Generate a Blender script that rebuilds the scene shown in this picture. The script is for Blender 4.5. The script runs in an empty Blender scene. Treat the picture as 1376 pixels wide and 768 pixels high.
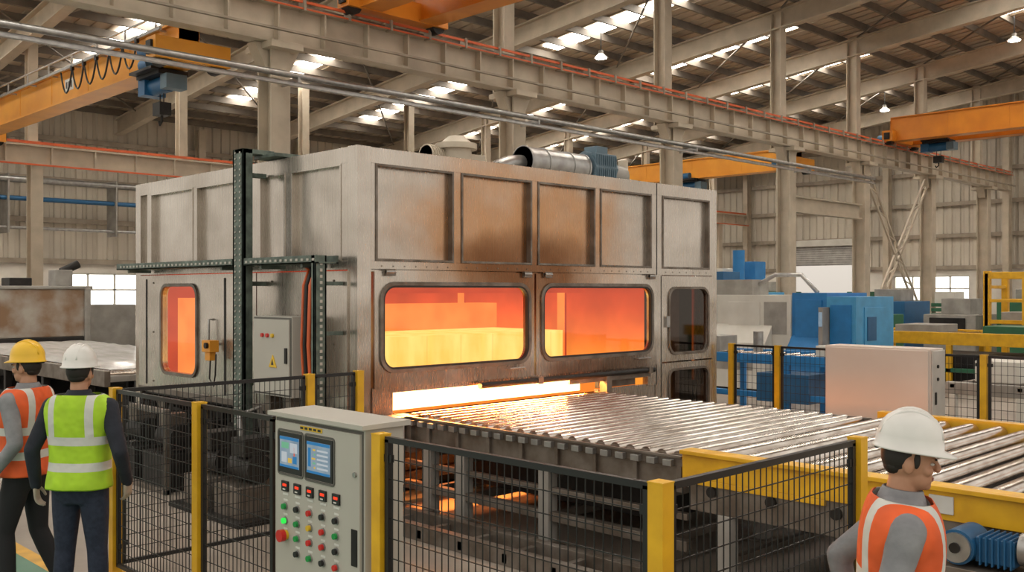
import bpy, bmesh, math, random
from mathutils import Vector, Matrix
from mathutils.bvhtree import BVHTree
random.seed(3)
V=Vector
# ------------------------------------------------------------------ materials
def mat(name,col,rough=.5,metal=0.,col2=None,nscale=4.,ndetail=5.,bump=0.,bscale=None,emit=None,estr=0.,lo=.35,hi=.7,stretch=(1,1,1),spec=None):
    m=bpy.data.materials.new(name); m.use_nodes=True
    nt=m.node_tree; bs=nt.nodes['Principled BSDF']
    bs.inputs['Base Color'].default_value=(*col,1); bs.inputs['Roughness'].default_value=rough; bs.inputs['Metallic'].default_value=metal
    if spec is not None: bs.inputs['Specular IOR Level'].default_value=spec
    tc=nt.nodes.new('ShaderNodeTexCoord'); mp=nt.nodes.new('ShaderNodeMapping'); mp.inputs['Scale'].default_value=stretch
    nt.links.new(tc.outputs['Object'],mp.inputs['Vector'])
    no=nt.nodes.new('ShaderNodeTexNoise'); no.inputs['Scale'].default_value=nscale; no.inputs['Detail'].default_value=ndetail
    nt.links.new(mp.outputs[0],no.inputs['Vector'])
    if col2 is None: col2=tuple(c*.82 for c in col)
    r=nt.nodes.new('ShaderNodeValToRGB'); r.color_ramp.elements[0].position=lo; r.color_ramp.elements[1].position=hi
    r.color_ramp.elements[0].color=(*col2,1); r.color_ramp.elements[1].color=(*col,1)
    nt.links.new(no.outputs['Fac'],r.inputs[0]); nt.links.new(r.outputs[0],bs.inputs['Base Color'])
    if bump:
        bp=nt.nodes.new('ShaderNodeBump'); bp.inputs['Strength'].default_value=bump; bp.inputs['Distance'].default_value=.02
        nt.links.new(no.outputs['Fac'],bp.inputs['Height']); nt.links.new(bp.outputs[0],bs.inputs['Normal'])
    if emit: bs.inputs['Emission Color'].default_value=(*emit,1); bs.inputs['Emission Strength'].default_value=estr
    return m
def emat(name,col,s,col2=None,nscale=3.,stretch=(1,1,1)):
    m=bpy.data.materials.new(name); m.use_nodes=True; nt=m.node_tree; nt.nodes.clear()
    o=nt.nodes.new('ShaderNodeOutputMaterial'); e=nt.nodes.new('ShaderNodeEmission')
    e.inputs[0].default_value=(*col,1); e.inputs[1].default_value=s; nt.links.new(e.outputs[0],o.inputs[0])
    if col2:
        tc=nt.nodes.new('ShaderNodeTexCoord'); mp=nt.nodes.new('ShaderNodeMapping'); mp.inputs['Scale'].default_value=stretch; n=nt.nodes.new('ShaderNodeTexNoise'); n.inputs['Scale'].default_value=nscale
        r=nt.nodes.new('ShaderNodeValToRGB'); r.color_ramp.elements[0].position=.35; r.color_ramp.elements[1].position=.65; r.color_ramp.elements[0].color=(*col2,1); r.color_ramp.elements[1].color=(*col,1)
        nt.links.new(tc.outputs['Object'],mp.inputs[0]); nt.links.new(mp.outputs[0],n.inputs['Vector']); nt.links.new(n.outputs['Fac'],r.inputs[0]); nt.links.new(r.outputs[0],e.inputs[0])
    return m
M={}
M['beige']=mat('beige_paint',(.53,.45,.345),.55,0,(.42,.355,.27),2)
M['beige_d']=mat('beige_paint_dusty',(.38,.32,.245),.6,0,(.27,.225,.175),3)
M['purlin']=mat('galvanised_purlin',(.19,.16,.13),.6,.1,(.13,.11,.09),2)
M['roof']=mat('roof_sheet',(.56,.46,.35),.6,.0,(.45,.365,.275),.6)
M['wall']=mat('wall_sheet',(.62,.56,.46),.6,0,(.48,.43,.355),.35)
M['wallw']=mat('masonry_white',(.72,.68,.61),.8,0,(.6,.56,.5),1.5)
M['sky']=emat('skylight_panel',(1,.94,.84),22.0)
M['lampw']=emat('lamp_lens',(1,.95,.85),40)
M['winw']=emat('window_daylight',(1,.98,.93),3.0)
M['orange']=mat('crane_orange',(.76,.27,.02),.4,0,(.62,.2,.015),1.5)
M['orangel']=mat('crane_yellow_orange',(.84,.36,.03),.4,0,(.72,.28,.02),1.5)
M['redor']=mat('conductor_rail_red',(.68,.12,.03),.5)
M['yellow']=mat('safety_yellow',(.80,.45,.015),.42,0,(.64,.34,.012),6)
M['black']=mat('black_powdercoat',(.012,.011,.011),.4)
M['blackm']=mat('dark_machinery',(.030,.026,.023),.5,.4,(.014,.012,.011),5)
M['rubber']=mat('rubber_gasket',(.02,.018,.016),.55)
M['galv']=mat('galvanised',(.46,.455,.44),.35,.8,(.32,.31,.3),8)
M['roller']=mat('roller_steel',(.66,.61,.56),.19,.97,(.42,.36,.31),4,stretch=(1,5,5))
M['framest']=mat('frame_steel',(.26,.23,.20),.45,.6,(.14,.11,.085),5)
M['green']=mat('green_channel',(.16,.20,.17),.5,.3,(.07,.09,.075),9)
M['cab']=mat('cabinet_grey',(.48,.455,.40),.45,0,(.44,.415,.365),2)
M['cabd']=mat('cabinet_seam',(.12,.115,.1),.6)
M['pink']=mat('cabinet_warm_grey',(.62,.54,.48),.5,0,(.57,.49,.43),1.5)
M['pinks']=mat('cabinet_side',(.50,.47,.43),.5)
M['blue']=mat('machine_blue',(.02,.20,.50),.4)
M['blued']=mat('motor_blue',(.02,.12,.27),.4,.1)
M['bluel']=mat('machine_light_blue',(.07,.33,.60),.4)
M['white']=mat('machine_white',(.68,.66,.60),.45,0,(.58,.56,.5),2)
M['greym']=mat('machine_grey',(.38,.36,.33),.5,.2,(.26,.245,.22),3)
M['greenm']=mat('machine_green',(.03,.14,.07),.45)
M['motor']=mat('motor_bluegrey',(.13,.2,.25),.45,.2)
M['beigem']=mat('motor_beige',(.55,.48,.38),.5)
M['red']=mat('plastic_red',(.65,.02,.015),.3)
M['redl']=emat('led_red',(1,.05,.02),1.5)
M['grn']=emat('led_green',(.05,.9,.1),1.0)
M['greenb']=mat('button_green',(.01,.30,.06),.3)
M['yb']=mat('button_yellow',(.8,.5,.02),.3)
M['wrap']=mat('plastic_wrap',(.72,.70,.68),.18,0,(.5,.48,.46),6,bump=.5,stretch=(1,.2,1))
M['brown']=mat('oven_stained',(.42,.38,.33),.5,.3,(.25,.15,.085),1.3,lo=.4,hi=.6)
M['skin']=mat('skin',(.50,.26,.16),.5,0,(.44,.22,.13),20)
M['hair']=mat('hair',(.018,.012,.009),.6)
M['hatw']=mat('hard_hat_white',(.80,.78,.74),.28)
M['haty']=mat('hard_hat_yellow',(.85,.50,.02),.28)
M['jeans']=mat('denim',(.022,.03,.055),.85,0,(.012,.017,.035),30,bump=.3)
M['dkshirt']=mat('dark_jacket',(.02,.023,.035),.85,0,(.012,.014,.022),12,bump=.5)
M['gshirt']=mat('grey_shirt',(.28,.28,.29),.85,0,(.19,.19,.2),9,bump=.6)
M['blkpant']=mat('black_trousers',(.016,.015,.017),.85)
M['boot']=mat('work_boot',(.03,.02,.014),.6)
M['glove']=mat('work_glove',(.45,.38,.30),.8)
M['eye']=mat('eye_white',(.6,.57,.53),.25)
M['iris']=mat('iris_dark',(.02,.012,.008),.2)
M['paper']=mat('label_white',(.7,.69,.64),.6)
for i,c in enumerate(((.05,.22,.45),(.55,.6,.62),(.2,.5,.3),(.75,.5,.1),(.7,.15,.1))): M['g%d'%i]=emat('hmi_graphic_%d'%i,c,.8)

def steel(name,scorch):
    m=bpy.data.materials.new(name); m.use_nodes=True; nt=m.node_tree; N=nt.nodes; L=nt.links; bs=N['Principled BSDF']
    tc=N.new('ShaderNodeTexCoord')
    n1=N.new('ShaderNodeTexNoise'); n1.inputs['Scale'].default_value=.8; n1.inputs['Detail'].default_value=6; n1.inputs['Roughness'].default_value=.55
    L.new(tc.outputs['Object'],n1.inputs['Vector'])
    r=N.new('ShaderNodeValToRGB'); r.color_ramp.elements[0].position=.3; r.color_ramp.elements[1].position=.7
    r.color_ramp.elements[0].color=(.42,.37,.315,1); r.color_ramp.elements[1].color=(.62,.57,.51,1)
    L.new(n1.outputs['Fac'],r.inputs[0]); col=r.outputs[0]
    mp=N.new('ShaderNodeMapping'); mp.inputs['Scale'].default_value=(30,30,1.2); L.new(tc.outputs['Object'],mp.inputs[0])
    n2=N.new('ShaderNodeTexNoise'); n2.inputs['Scale'].default_value=1.5; n2.inputs['Detail'].default_value=4; L.new(mp.outputs[0],n2.inputs['Vector'])
    mr=N.new('ShaderNodeMapRange'); mr.inputs['To Min'].default_value=.16; mr.inputs['To Max'].default_value=.38; L.new(n2.outputs['Fac'],mr.inputs[0]); L.new(mr.outputs[0],bs.inputs['Roughness'])
    nb=N.new('ShaderNodeTexNoise'); nb.inputs['Scale'].default_value=1.3; nb.inputs['Detail'].default_value=1.5; L.new(tc.outputs['Object'],nb.inputs['Vector'])
    bp=N.new('ShaderNodeBump'); bp.inputs['Strength'].default_value=.6; bp.inputs['Distance'].default_value=.08; L.new(nb.outputs['Fac'],bp.inputs['Height']); L.new(bp.outputs[0],bs.inputs['Normal'])
    def scor(cx,cz,sx,sz,colr,amt,col,nz=1.3):
        sep=N.new('ShaderNodeSeparateXYZ'); L.new(tc.outputs['Object'],sep.inputs[0])
        def ma(op,a,b):
            q=N.new('ShaderNodeMath'); q.operation=op
            for i,k in enumerate((a,b)):
                if isinstance(k,(int,float)): q.inputs[i].default_value=k
                else: L.new(k,q.inputs[i])
            return q.outputs[0]
        dx=ma('DIVIDE',ma('SUBTRACT',sep.outputs[0],cx),sx); dz=ma('DIVIDE',ma('SUBTRACT',sep.outputs[2],cz),sz)
        dd=ma('ADD',ma('MULTIPLY',dx,dx),ma('MULTIPLY',dz,dz))
        n3=N.new('ShaderNodeTexNoise'); n3.inputs['Scale'].default_value=1.7; n3.inputs['Detail'].default_value=4; L.new(tc.outputs['Object'],n3.inputs['Vector'])
        dd=ma('ADD',dd,ma('MULTIPLY',ma('SUBTRACT',n3.outputs['Fac'],.5),nz))
        k=N.new('ShaderNodeMapRange'); k.interpolation_type='SMOOTHSTEP'; k.inputs['From Min'].default_value=1.25; k.inputs['From Max'].default_value=-.05
        k.inputs['To Min'].default_value=0; k.inputs['To Max'].default_value=amt; L.new(dd,k.inputs[0])
        mx=N.new('ShaderNodeMix'); mx.data_type='RGBA'; L.new(k.outputs[0],mx.inputs[0]); L.new(col,mx.inputs[6]); mx.inputs[7].default_value=(*colr,1)
        return mx.outputs[2]
    if scorch:
        col=scor(8.2,2.85,2.1,1.25,(.50,.24,.09),.85,col)
        col=scor(8.2,2.5,1.4,.5,(.16,.06,.022),.85,col)
        col=scor(7.0,1.3,1.8,.25,(.20,.10,.05),.7,col)
        col=scor(9.4,1.25,1.5,.25,(.14,.065,.03),.8,col)
        col=scor(5.95,1.2,.35,.5,(.24,.13,.07),.5,col)
    L.new(col,bs.inputs['Base Color']); bs.inputs['Metallic'].default_value=.82
    return m
M['steel']=steel('brushed_stainless',False); M['steels']=steel('brushed_stainless_heat_tinted',True)

def glass(name,tint,g0,g1):
    m=bpy.data.materials.new(name); m.use_nodes=True; nt=m.node_tree; nt.nodes.clear(); N=nt.nodes;L=nt.links
    o=N.new('ShaderNodeOutputMaterial'); t=N.new('ShaderNodeBsdfTransparent'); t.inputs[0].default_value=(*tint,1)
    g=N.new('ShaderNodeBsdfGlossy'); g.inputs['Roughness'].default_value=.04; g.inputs[0].default_value=(.9,.82,.75,1)
    f=N.new('ShaderNodeLayerWeight'); f.inputs[0].default_value=.5
    p=N.new('ShaderNodeMath'); p.operation='POWER'; p.inputs[1].default_value=3; L.new(f.outputs['Facing'],p.inputs[0])
    a=N.new('ShaderNodeMath'); a.operation='MULTIPLY_ADD'; a.inputs[1].default_value=g1; a.inputs[2].default_value=g0; L.new(p.outputs[0],a.inputs[0])
    mx=N.new('ShaderNodeMixShader'); L.new(a.outputs[0],mx.inputs[0]); L.new(t.outputs[0],mx.inputs[1]); L.new(g.outputs[0],mx.inputs[2]); L.new(mx.outputs[0],o.inputs[0]); return m
M['glass']=glass('furnace_glass',(1.0,.94,.88),.08,.25); M['glassd']=glass('dark_glass',(.3,.22,.17),.06,.3)

def hot():
    m=bpy.data.materials.new('glowing_refractory'); m.use_nodes=True; nt=m.node_tree; nt.nodes.clear(); N=nt.nodes;L=nt.links
    o=N.new('ShaderNodeOutputMaterial'); e=N.new('ShaderNodeEmission')
    tc=N.new('ShaderNodeTexCoord'); s=N.new('ShaderNodeSeparateXYZ'); L.new(tc.outputs['Object'],s.inputs[0])
    mr=N.new('ShaderNodeMapRange'); mr.inputs['From Min'].default_value=1.0; mr.inputs['From Max'].default_value=2.4; L.new(s.outputs[2],mr.inputs[0])
    r=N.new('ShaderNodeValToRGB'); cr=r.color_ramp
    pts=[(0,(1,.34,.04)),(.25,(1,.28,.04)),(.45,(1,.18,.03)),(.70,(.85,.10,.022)),(.85,(.70,.07,.018)),(1,(.5,.042,.014))]
    cr.elements[0].position=0; cr.elements[0].color=(*pts[0][1],1); cr.elements[1].position=1; cr.elements[1].color=(*pts[-1][1],1)
    for p,c in pts[1:-1]:
        q=cr.elements.new(p); q.color=(*c,1)
    L.new(mr.outputs[0],r.inputs[0]); L.new(r.outputs[0],e.inputs[0])
    n=N.new('ShaderNodeTexNoise'); n.inputs['Scale'].default_value=1.3; n.inputs['Detail'].default_value=3; L.new(tc.outputs['Object'],n.inputs['Vector'])
    mb=N.new('ShaderNodeMath'); mb.operation='MULTIPLY_ADD'; L.new(n.outputs['Fac'],mb.inputs[0]); mb.inputs[1].default_value=1.1; mb.inputs[2].default_value=.45
    L.new(mb.outputs[0],e.inputs[1]); L.new(e.outputs[0],o.inputs[0]); return m
M['hot']=hot()
M['hots']=emat('hot_side_refractory',(.72,.07,.018),.95,(.52,.042,.012),1.5)
M['hotf']=emat('hot_hearth',(1,.26,.035),1.0)
M['hotl']=emat('hot_load_yellow',(1,.70,.20),1.35,(1,.55,.11),2.0,(2,2,.6))
M['hotg']=emat('hot_load_joint',(1,.48,.09),1.2)
M['hotm']=emat('hot_load_orange',(1,.30,.06),1.15,(1,.22,.04),2.0)
M['hotw']=emat('incandescent_plate',(1,.66,.30),4.6)
def screenmat():
    m=bpy.data.materials.new('hmi_display'); m.use_nodes=True; nt=m.node_tree; bs=nt.nodes['Principled BSDF']; N=nt.nodes;L=nt.links
    tc=N.new('ShaderNodeTexCoord'); n=N.new('ShaderNodeTexNoise'); n.inputs['Scale'].default_value=9; L.new(tc.outputs['Object'],n.inputs['Vector'])
    r=N.new('ShaderNodeValToRGB'); r.color_ramp.elements[0].color=(.12,.2,.3,1); r.color_ramp.elements[1].color=(.4,.47,.5,1); L.new(n.outputs['Fac'],r.inputs[0])
    L.new(r.outputs[0],bs.inputs['Emission Color']); bs.inputs['Emission Strength'].default_value=.75; bs.inputs['Base Color'].default_value=(.02,.03,.04,1); bs.inputs['Roughness'].default_value=.15
    return m
M['screen']=screenmat()
def floormat():
    m=bpy.data.materials.new('concrete_floor'); m.use_nodes=True; nt=m.node_tree; bs=nt.nodes['Principled BSDF']; N=nt.nodes;L=nt.links
    tc=N.new('ShaderNodeTexCoord'); a=N.new('ShaderNodeTexNoise'); a.inputs['Scale'].default_value=.5; a.inputs['Detail'].default_value=9; a.inputs['Roughness'].default_value=.65; L.new(tc.outputs['Object'],a.inputs['Vector'])
    r=N.new('ShaderNodeValToRGB'); r.color_ramp.elements[0].position=.3; r.color_ramp.elements[0].color=(.19,.155,.125,1); r.color_ramp.elements[1].position=.7; r.color_ramp.elements[1].color=(.38,.325,.27,1)
    L.new(a.outputs['Fac'],r.inputs[0]); L.new(r.outputs[0],bs.inputs['Base Color'])
    mr=N.new('ShaderNodeMapRange'); mr.inputs['To Min'].default_value=.35; mr.inputs['To Max'].default_value=.65; L.new(a.outputs['Fac'],mr.inputs[0]); L.new(mr.outputs[0],bs.inputs['Roughness']); return m
M['floor']=floormat()
M['gfloor']=mat('green_walkway_paint',(.10,.25,.17),.4,0,(.07,.19,.13),2)
M['yline']=mat('yellow_floor_line',(.75,.42,.04),.5,0,(.55,.3,.04),5)

# ------------------------------------------------------------------ builder
class B:
    def __init__(s,name): s.name=name; s.v=[];s.f=[];s.m=[];s.s=[];s.mats=[];s.M=Matrix.Identity(4)
    def mi(s,k):
        m=M[k] if isinstance(k,str) else k
        if m not in s.mats: s.mats.append(m)
        return s.mats.index(m)
    def add(s,vs,fs,k,smooth=False):
        o=len(s.v); i=s.mi(k)
        s.v+= [s.M@V(p) for p in vs]
        for f in fs: s.f.append(tuple(o+a for a in f)); s.m.append(i); s.s.append(smooth)
    def box(s,x0,x1,y0,y1,z0,z1,k):
        s.add([(x0,y0,z0),(x1,y0,z0),(x1,y1,z0),(x0,y1,z0),(x0,y0,z1),(x1,y0,z1),(x1,y1,z1),(x0,y1,z1)],
              [(0,3,2,1),(4,5,6,7),(0,1,5,4),(1,2,6,5),(2,3,7,6),(3,0,4,7)],k)
    def beam(s,p0,p1,w,h,k,up=(0,0,1),off=(0,0)):
        p0=V(p0);p1=V(p1);d=(p1-p0).normalized();u=V(up)
        if abs(d.dot(u))>.98: u=V((1,0,0))
        a=d.cross(u).normalized(); b=a.cross(d).normalized()
        c=a*off[0]+b*off[1]; vs=[]
        for p in (p0,p1):
            for i,j in ((-1,-1),(1,-1),(1,1),(-1,1)): vs.append(p+c+a*(i*w/2)+b*(j*h/2))
        s.add(vs,[(0,3,2,1),(4,5,6,7),(0,1,5,4),(1,2,6,5),(2,3,7,6),(3,0,4,7)],k)
    def ibeam(s,p0,p1,w,h,t,k,stiff=0,up=(0,0,1)):
        s.beam(p0,p1,w,t,k,up,off=(0,h/2-t/2)); s.beam(p0,p1,w,t,k,up,off=(0,-h/2+t/2)); s.beam(p0,p1,t*.7,h-2*t,k,up)
        if stiff:
            p0=V(p0);p1=V(p1);L=(p1-p0).length;d=(p1-p0)/L;n=int(L/stiff)
            for i in range(n+1):
                c=p0+d*min(L-.01,i*stiff+.02); s.beam(c-d*t*.4,c+d*t*.4,w*.96,h-2*t,k,up)
    def cyl(s,p0,p1,r,k,r1=None,seg=14,smooth=True):
        p0=V(p0);p1=V(p1);r1=r if r1 is None else r1; d=(p1-p0).normalized(); u=V((0,0,1)) if abs(d.z)<.9 else V((1,0,0))
        a=d.cross(u).normalized(); b=a.cross(d); A=[];C=[]
        for i in range(seg):
            t=2*math.pi*i/seg; q=a*math.cos(t)+b*math.sin(t); A.append(p0+q*r); C.append(p1+q*r1)
        s.add(A+C,[(i,(i+1)%seg,seg+(i+1)%seg,seg+i) for i in range(seg)],k,smooth)
        s.add(A,[tuple(range(seg))],k); s.add(C,[tuple(reversed(range(seg)))],k)
    def tube(s,pts,r,k,seg=8):
        pts=[V(p) for p in pts]; rings=[]; n=len(pts)
        for i,p in enumerate(pts):
            d=(pts[min(i+1,n-1)]-pts[max(i-1,0)]).normalized(); u=V((0,0,1)) if abs(d.z)<.95 else V((1,0,0))
            a=d.cross(u).normalized() 
            if i:
                a=pa-d*pa.dot(d); a=a.normalized() if a.length>1e-4 else d.cross(u).normalized()
            pa=a; b=a.cross(d); rings.append([p+(a*math.cos(2*math.pi*j/seg)+b*math.sin(2*math.pi*j/seg))*r for j in range(seg)])
        s.loft(rings,k)
    def loft(s,rings,k,caps=True,smooth=True):
        n=len(rings[0]); vs=[p for r in rings for p in r]; fs=[]
        for i in range(len(rings)-1):
            for j in range(n): fs.append((i*n+j,i*n+(j+1)%n,(i+1)*n+(j+1)%n,(i+1)*n+j))
        if caps: fs.append(tuple(range(n))); fs.append(tuple((len(rings)-1)*n+j for j in reversed(range(n))))
        s.add(vs,fs,k,smooth)
    def ell(s,c,r,k,seg=20,rg=12,R=None):
        c=V(c); rings=[]
        if R is None: R=Matrix.Identity(3)
        for i in range(rg+1):
            ph=-math.pi/2+math.pi*i/rg; cr=max(math.cos(ph),.02)
            rings.append([c+R@V((r[0]*cr*math.cos(2*math.pi*j/seg),r[1]*cr*math.sin(2*math.pi*j/seg),r[2]*math.sin(ph))) for j in range(seg)])
        s.loft(rings,k)
    def prism(s,poly,axis,a0,a1,k):
        def P(p,a): return {'x':(a,p[0],p[1]),'y':(p[0],a,p[1]),'z':(p[0],p[1],a)}[axis]
        n=len(poly); s.add([P(p,a0) for p in poly]+[P(p,a1) for p in poly],[tuple(range(n)),tuple(reversed(range(n,2*n)))]+[(i,(i+1)%n,n+(i+1)%n,n+i) for i in range(n)],k)
    @staticmethod
    def rr(u0,u1,v0,v1,r,kk=6):
        out=[]
        for (cu,cv,a0) in ((u1-r,v1-r,0),(u0+r,v1-r,90),(u0+r,v0+r,180),(u1-r,v0+r,270)):
            for i in range(kk+1):
                a=math.radians(a0+90*i/kk); out.append((cu+r*math.cos(a),cv+r*math.sin(a)))
        return out
    def plate_hole(s,P,u0,u1,v0,v1,h,t0,t1,k,kk=6):
        hu0,hu1,hv0,hv1,r=h; inn=s.rr(hu0,hu1,hv0,hv1,r,kk); oc=[(u1,v1),(u0,v1),(u0,v0),(u1,v0)]; n=len(inn)
        for t in (t0,t1):
            vs=[P(a,b,t) for a,b in inn]+[P(a,b,t) for a,b in oc]; fs=[]
            for c in range(4):
                b0=c*(kk+1)
                for i in range(kk): fs.append((n+c,b0+i,b0+i+1))
                fs.append((n+c,b0+kk,(b0+kk+1)%n,n+(c+1)%4))
            s.add(vs,fs,k)
        s.add([P(a,b,t0) for a,b in inn]+[P(a,b,t1) for a,b in inn],[(i,(i+1)%n,n+(i+1)%n,n+i) for i in range(n)],k,True)
        s.add([P(a,b,t0) for a,b in oc]+[P(a,b,t1) for a,b in oc],[(i,(i+1)%4,4+(i+1)%4,4+i) for i in range(4)],k)
    def ring_rr(s,P,u0,u1,v0,v1,r,w,t0,t1,k,kk=6):
        o=s.rr(u0-w,u1+w,v0-w,v1+w,r+w,kk); i_=s.rr(u0,u1,v0,v1,r,kk); n=len(o)
        L=[[P(a,b,t) for a,b in q] for q,t in ((o,t0),(o,t1),(i_,t1),(i_,t0))]
        vs=[p for l in L for p in l]; fs=[]
        for q in range(4):
            for i in range(n): fs.append((q*n+i,q*n+(i+1)%n,((q+1)%4)*n+(i+1)%n,((q+1)%4)*n+i))
        s.add(vs,fs,k)
    def poly_rr(s,P,u0,u1,v0,v1,r,t,k,kk=6):
        o=s.rr(u0,u1,v0,v1,r,kk); s.add([P(a,b,t) for a,b in o],[tuple(range(len(o)))],k)
    def mesh(s,fix=True):
        me=bpy.data.meshes.new(s.name); me.from_pydata([tuple(p) for p in s.v],[],s.f)
        for m in s.mats: me.materials.append(m)
        me.polygons.foreach_set('material_index',s.m); me.polygons.foreach_set('use_smooth',s.s); me.update()
        if fix:
            bm=bmesh.new(); bm.from_mesh(me); bmesh.ops.recalc_face_normals(bm,faces=bm.faces); bm.to_mesh(me); bm.free()
        return me
    def done(s,bevel=0,parent=None,fix=True):
        ob=bpy.data.objects.new(s.name,s.mesh(fix)); bpy.context.scene.collection.objects.link(ob)
        if bevel:
            b=ob.modifiers.new('bevel','BEVEL'); b.width=bevel; b.segments=2; b.limit_method='ANGLE'; b.angle_limit=math.radians(50)
        if parent: ob.parent=parent
        return ob

# ------------------------------------------------------------------ room shell
XW=50.3; YW=40.0
def zr(y): return 12.3-.108*(y-14)
b=B('floor'); b.box(-8,62,-12,52,-.2,0,'floor'); b.done()
b=B('floor_marking'); b.box(-6,2.83,-6,26,.001,.006,'gfloor'); b.box(2.83,2.95,-6,26,.001,.008,'yline'); b.done()

def corr(b,P,L0,L1,zf0,zf1,k,per=.42,dep=.07):
    u=L0; pts=[]
    while u<L1:
        for du,t in ((0,0),(per*.3,0),(per*.4,dep),(per*.9,dep)): pts.append((min(u+du,L1),t))
        u+=per
    vs=[];fs=[]
    for i,(a,t) in enumerate(pts):
        vs+= [P(a,zf0(a),t),P(a,zf1(a),t)]
        if i: fs.append((2*i-2,2*i,2*i+1,2*i-1))
    b.add(vs,fs,k)
b=B('wall_left')
PL=lambda u,z,t:(u,YW-t,z)
corr(b,PL,3,XW,lambda a:3.3,lambda a:zr(YW)+.1,'wall')
wins=[(14.3,18.6),(24,27.5)]
xs=3
for a,c in wins:
    b.box(xs,a,YW-.1,YW+.15,0,3.3,'wallw'); b.box(a,c,YW-.1,YW+.15,0,1.6,'wallw'); b.box(a,c,YW-.1,YW+.15,2.95,3.3,'wallw'); xs=c
b.box(xs,XW,YW-.1,YW+.15,0,3.3,'wallw')
for z in (3.4,5.0,6.6,8.2): b.beam((3,YW-.2,z),(XW,YW-.2,z),.12,.2,'beige_d')
for x in [6,10.4,20,25,29.5,34.7,40.7,46.5]: b.ibeam((x,YW-.45,0),(x,YW-.45,zr(YW)-.3),.3,.45,.04,'beige',up=(0,1,0))
b.done(fix=False)
for i,(a,c) in enumerate(wins):
    b=B('window_%d'%(i+1)); b.box(a+.05,c-.05,YW+.02,YW+.04,1.65,2.9,'winw')
    for x in [a+ (c-a)*j/4 for j in range(5)]: b.box(x-.04,x+.04,YW-.08,YW,1.6,2.95,'white')
    for z in (1.63,2.28,2.92): b.box(a,c,YW-.08,YW,z-.035,z+.035,'white')
    b.done()
b=B('wall_far')
PF=lambda u,z,t:(XW-t,u,z)
dy0,dy1,dz=24.6,28.5,4.7
corr(b,PF,0,dy0,lambda a:3.3,lambda a:zr(a)+.1,'wall'); corr(b,PF,dy1,YW,lambda a:3.3,lambda a:zr(a)+.1,'wall'); corr(b,PF,dy0,dy1,lambda a:dz,lambda a:zr(a)+.1,'wall')
fw=(18.6,22.4)
for a,c in ((0,fw[0]),(fw[1],dy0),(dy1,YW)): b.box(XW-.1,XW+.15,a,c,0,3.3,'wallw')
b.box(XW-.1,XW+.15,fw[0],fw[1],0,1.7,'wallw'); b.box(XW-.1,XW+.15,fw[0],fw[1],3.0,3.3,'wallw')
for z in (3.4,5.0,6.6,8.2,9.8):
    yy=min(YW,14+(12.3-z)/.108)
    if z<dz: b.beam((XW-.2,0,z),(XW-.2,dy0,z),.12,.2,'beige_d'); b.beam((XW-.2,dy1,z),(XW-.2,YW,z),.12,.2,'beige_d')
    else: b.beam((XW-.2,0,z),(XW-.2,yy,z),.12,.2,'beige_d')
for y in (2,9,16.7,22.6,31,36): b.ibeam((XW-.5,y,0),(XW-.5,y,zr(y)-.3),.3,.45,.04,'beige',up=(1,0,0))
b.done(fix=False)
b=B('window_3'); b.box(XW+.02,XW+.04,fw[0]+.05,fw[1]-.05,1.7,3.0,'winw')
for j in range(5): y=fw[0]+(fw[1]-fw[0])*j/4; b.box(XW-.08,XW,y-.04,y+.04,1.7,3.0,'white')
for z in (1.73,2.35,2.97): b.box(XW-.08,XW,fw[0],fw[1],z-.035,z+.035,'white')
b.done()
b=B('door_1')
for i in range(9): b.box(XW-.06,XW,dy0,dy1,dz-.12*(i+1)+.01,dz-.12*i,'greym')
b.box(XW-.15,XW+.02,dy0-.15,dy0,0,dz+.2,'beige'); b.box(XW-.15,XW+.02,dy1,dy1+.15,0,dz+.2,'beige'); b.box(XW-.3,XW+.02,dy0-.15,dy1+.15,dz,dz+.35,'white')
b.done()
b=B('ceiling'); ya,yb=1.0,YW+.2
vs=[(3,ya,zr(ya)+.02),(XW+.3,ya,zr(ya)+.02),(XW+.3,yb,zr(yb)+.02),(3,yb,zr(yb)+.02)]
b.add(vs+[(p[0],p[1],p[2]+.12) for p in vs],[(0,3,2,1),(4,5,6,7),(0,1,5,4),(1,2,6,5),(2,3,7,6),(3,0,4,7)],'roof')
for x in [3+.5*i for i in range(95)]: b.beam((x,ya,zr(ya)),(x,yb,zr(yb)),.07,.05,'roof')
b.done(fix=False)
colX=[10,16.5,22.9,29.3,34.7,40.7,46.9]
b=B('skylights')
for x in (6.9,13.2,19.7,26.1,32,37.7,43.8):
    for (y0,y1) in ((6,13.0),(18,24.5),(28,36)):
        vs=[(x-.4,y0,zr(y0)-.04),(x+.4,y0,zr(y0)-.04),(x+.4,y1,zr(y1)-.04),(x-.4,y1,zr(y1)-.04)]
        b.add(vs+[(p[0],p[1],p[2]+.02) for p in vs],[(0,3,2,1),(4,5,6,7),(0,1,5,4),(1,2,6,5),(2,3,7,6),(3,0,4,7)],'sky')
b.done()
b=B('roof_purlins')
y=2.0
while y<YW: b.beam((3,y,zr(y)-.17),(XW,y,zr(y)-.17),.09,.24,'purlin'); y+=1.2
for x0,x1 in zip([3.5]+colX,colX+[50]):
    for y0 in (3,10,17,24,31): b.cyl((x0,y0,zr(y0)-.35),(x1,y0+7,zr(y0+7)-.35),.035,'purlin',seg=6)
b.done(fix=False)
b=B('roof_rafters')
for x in [3.5]+colX:
    b.ibeam((x,1.5,zr(1.5)-.7),(x,YW-.3,zr(YW-.3)-.62),.32,.66,.05,'beige')
    for y in range(4,40,4): b.beam((x,y,zr(y)-.95),(x+1.2,y,zr(y)-.3),.06,.06,'beige_d')
b.done(fix=False)
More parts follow.
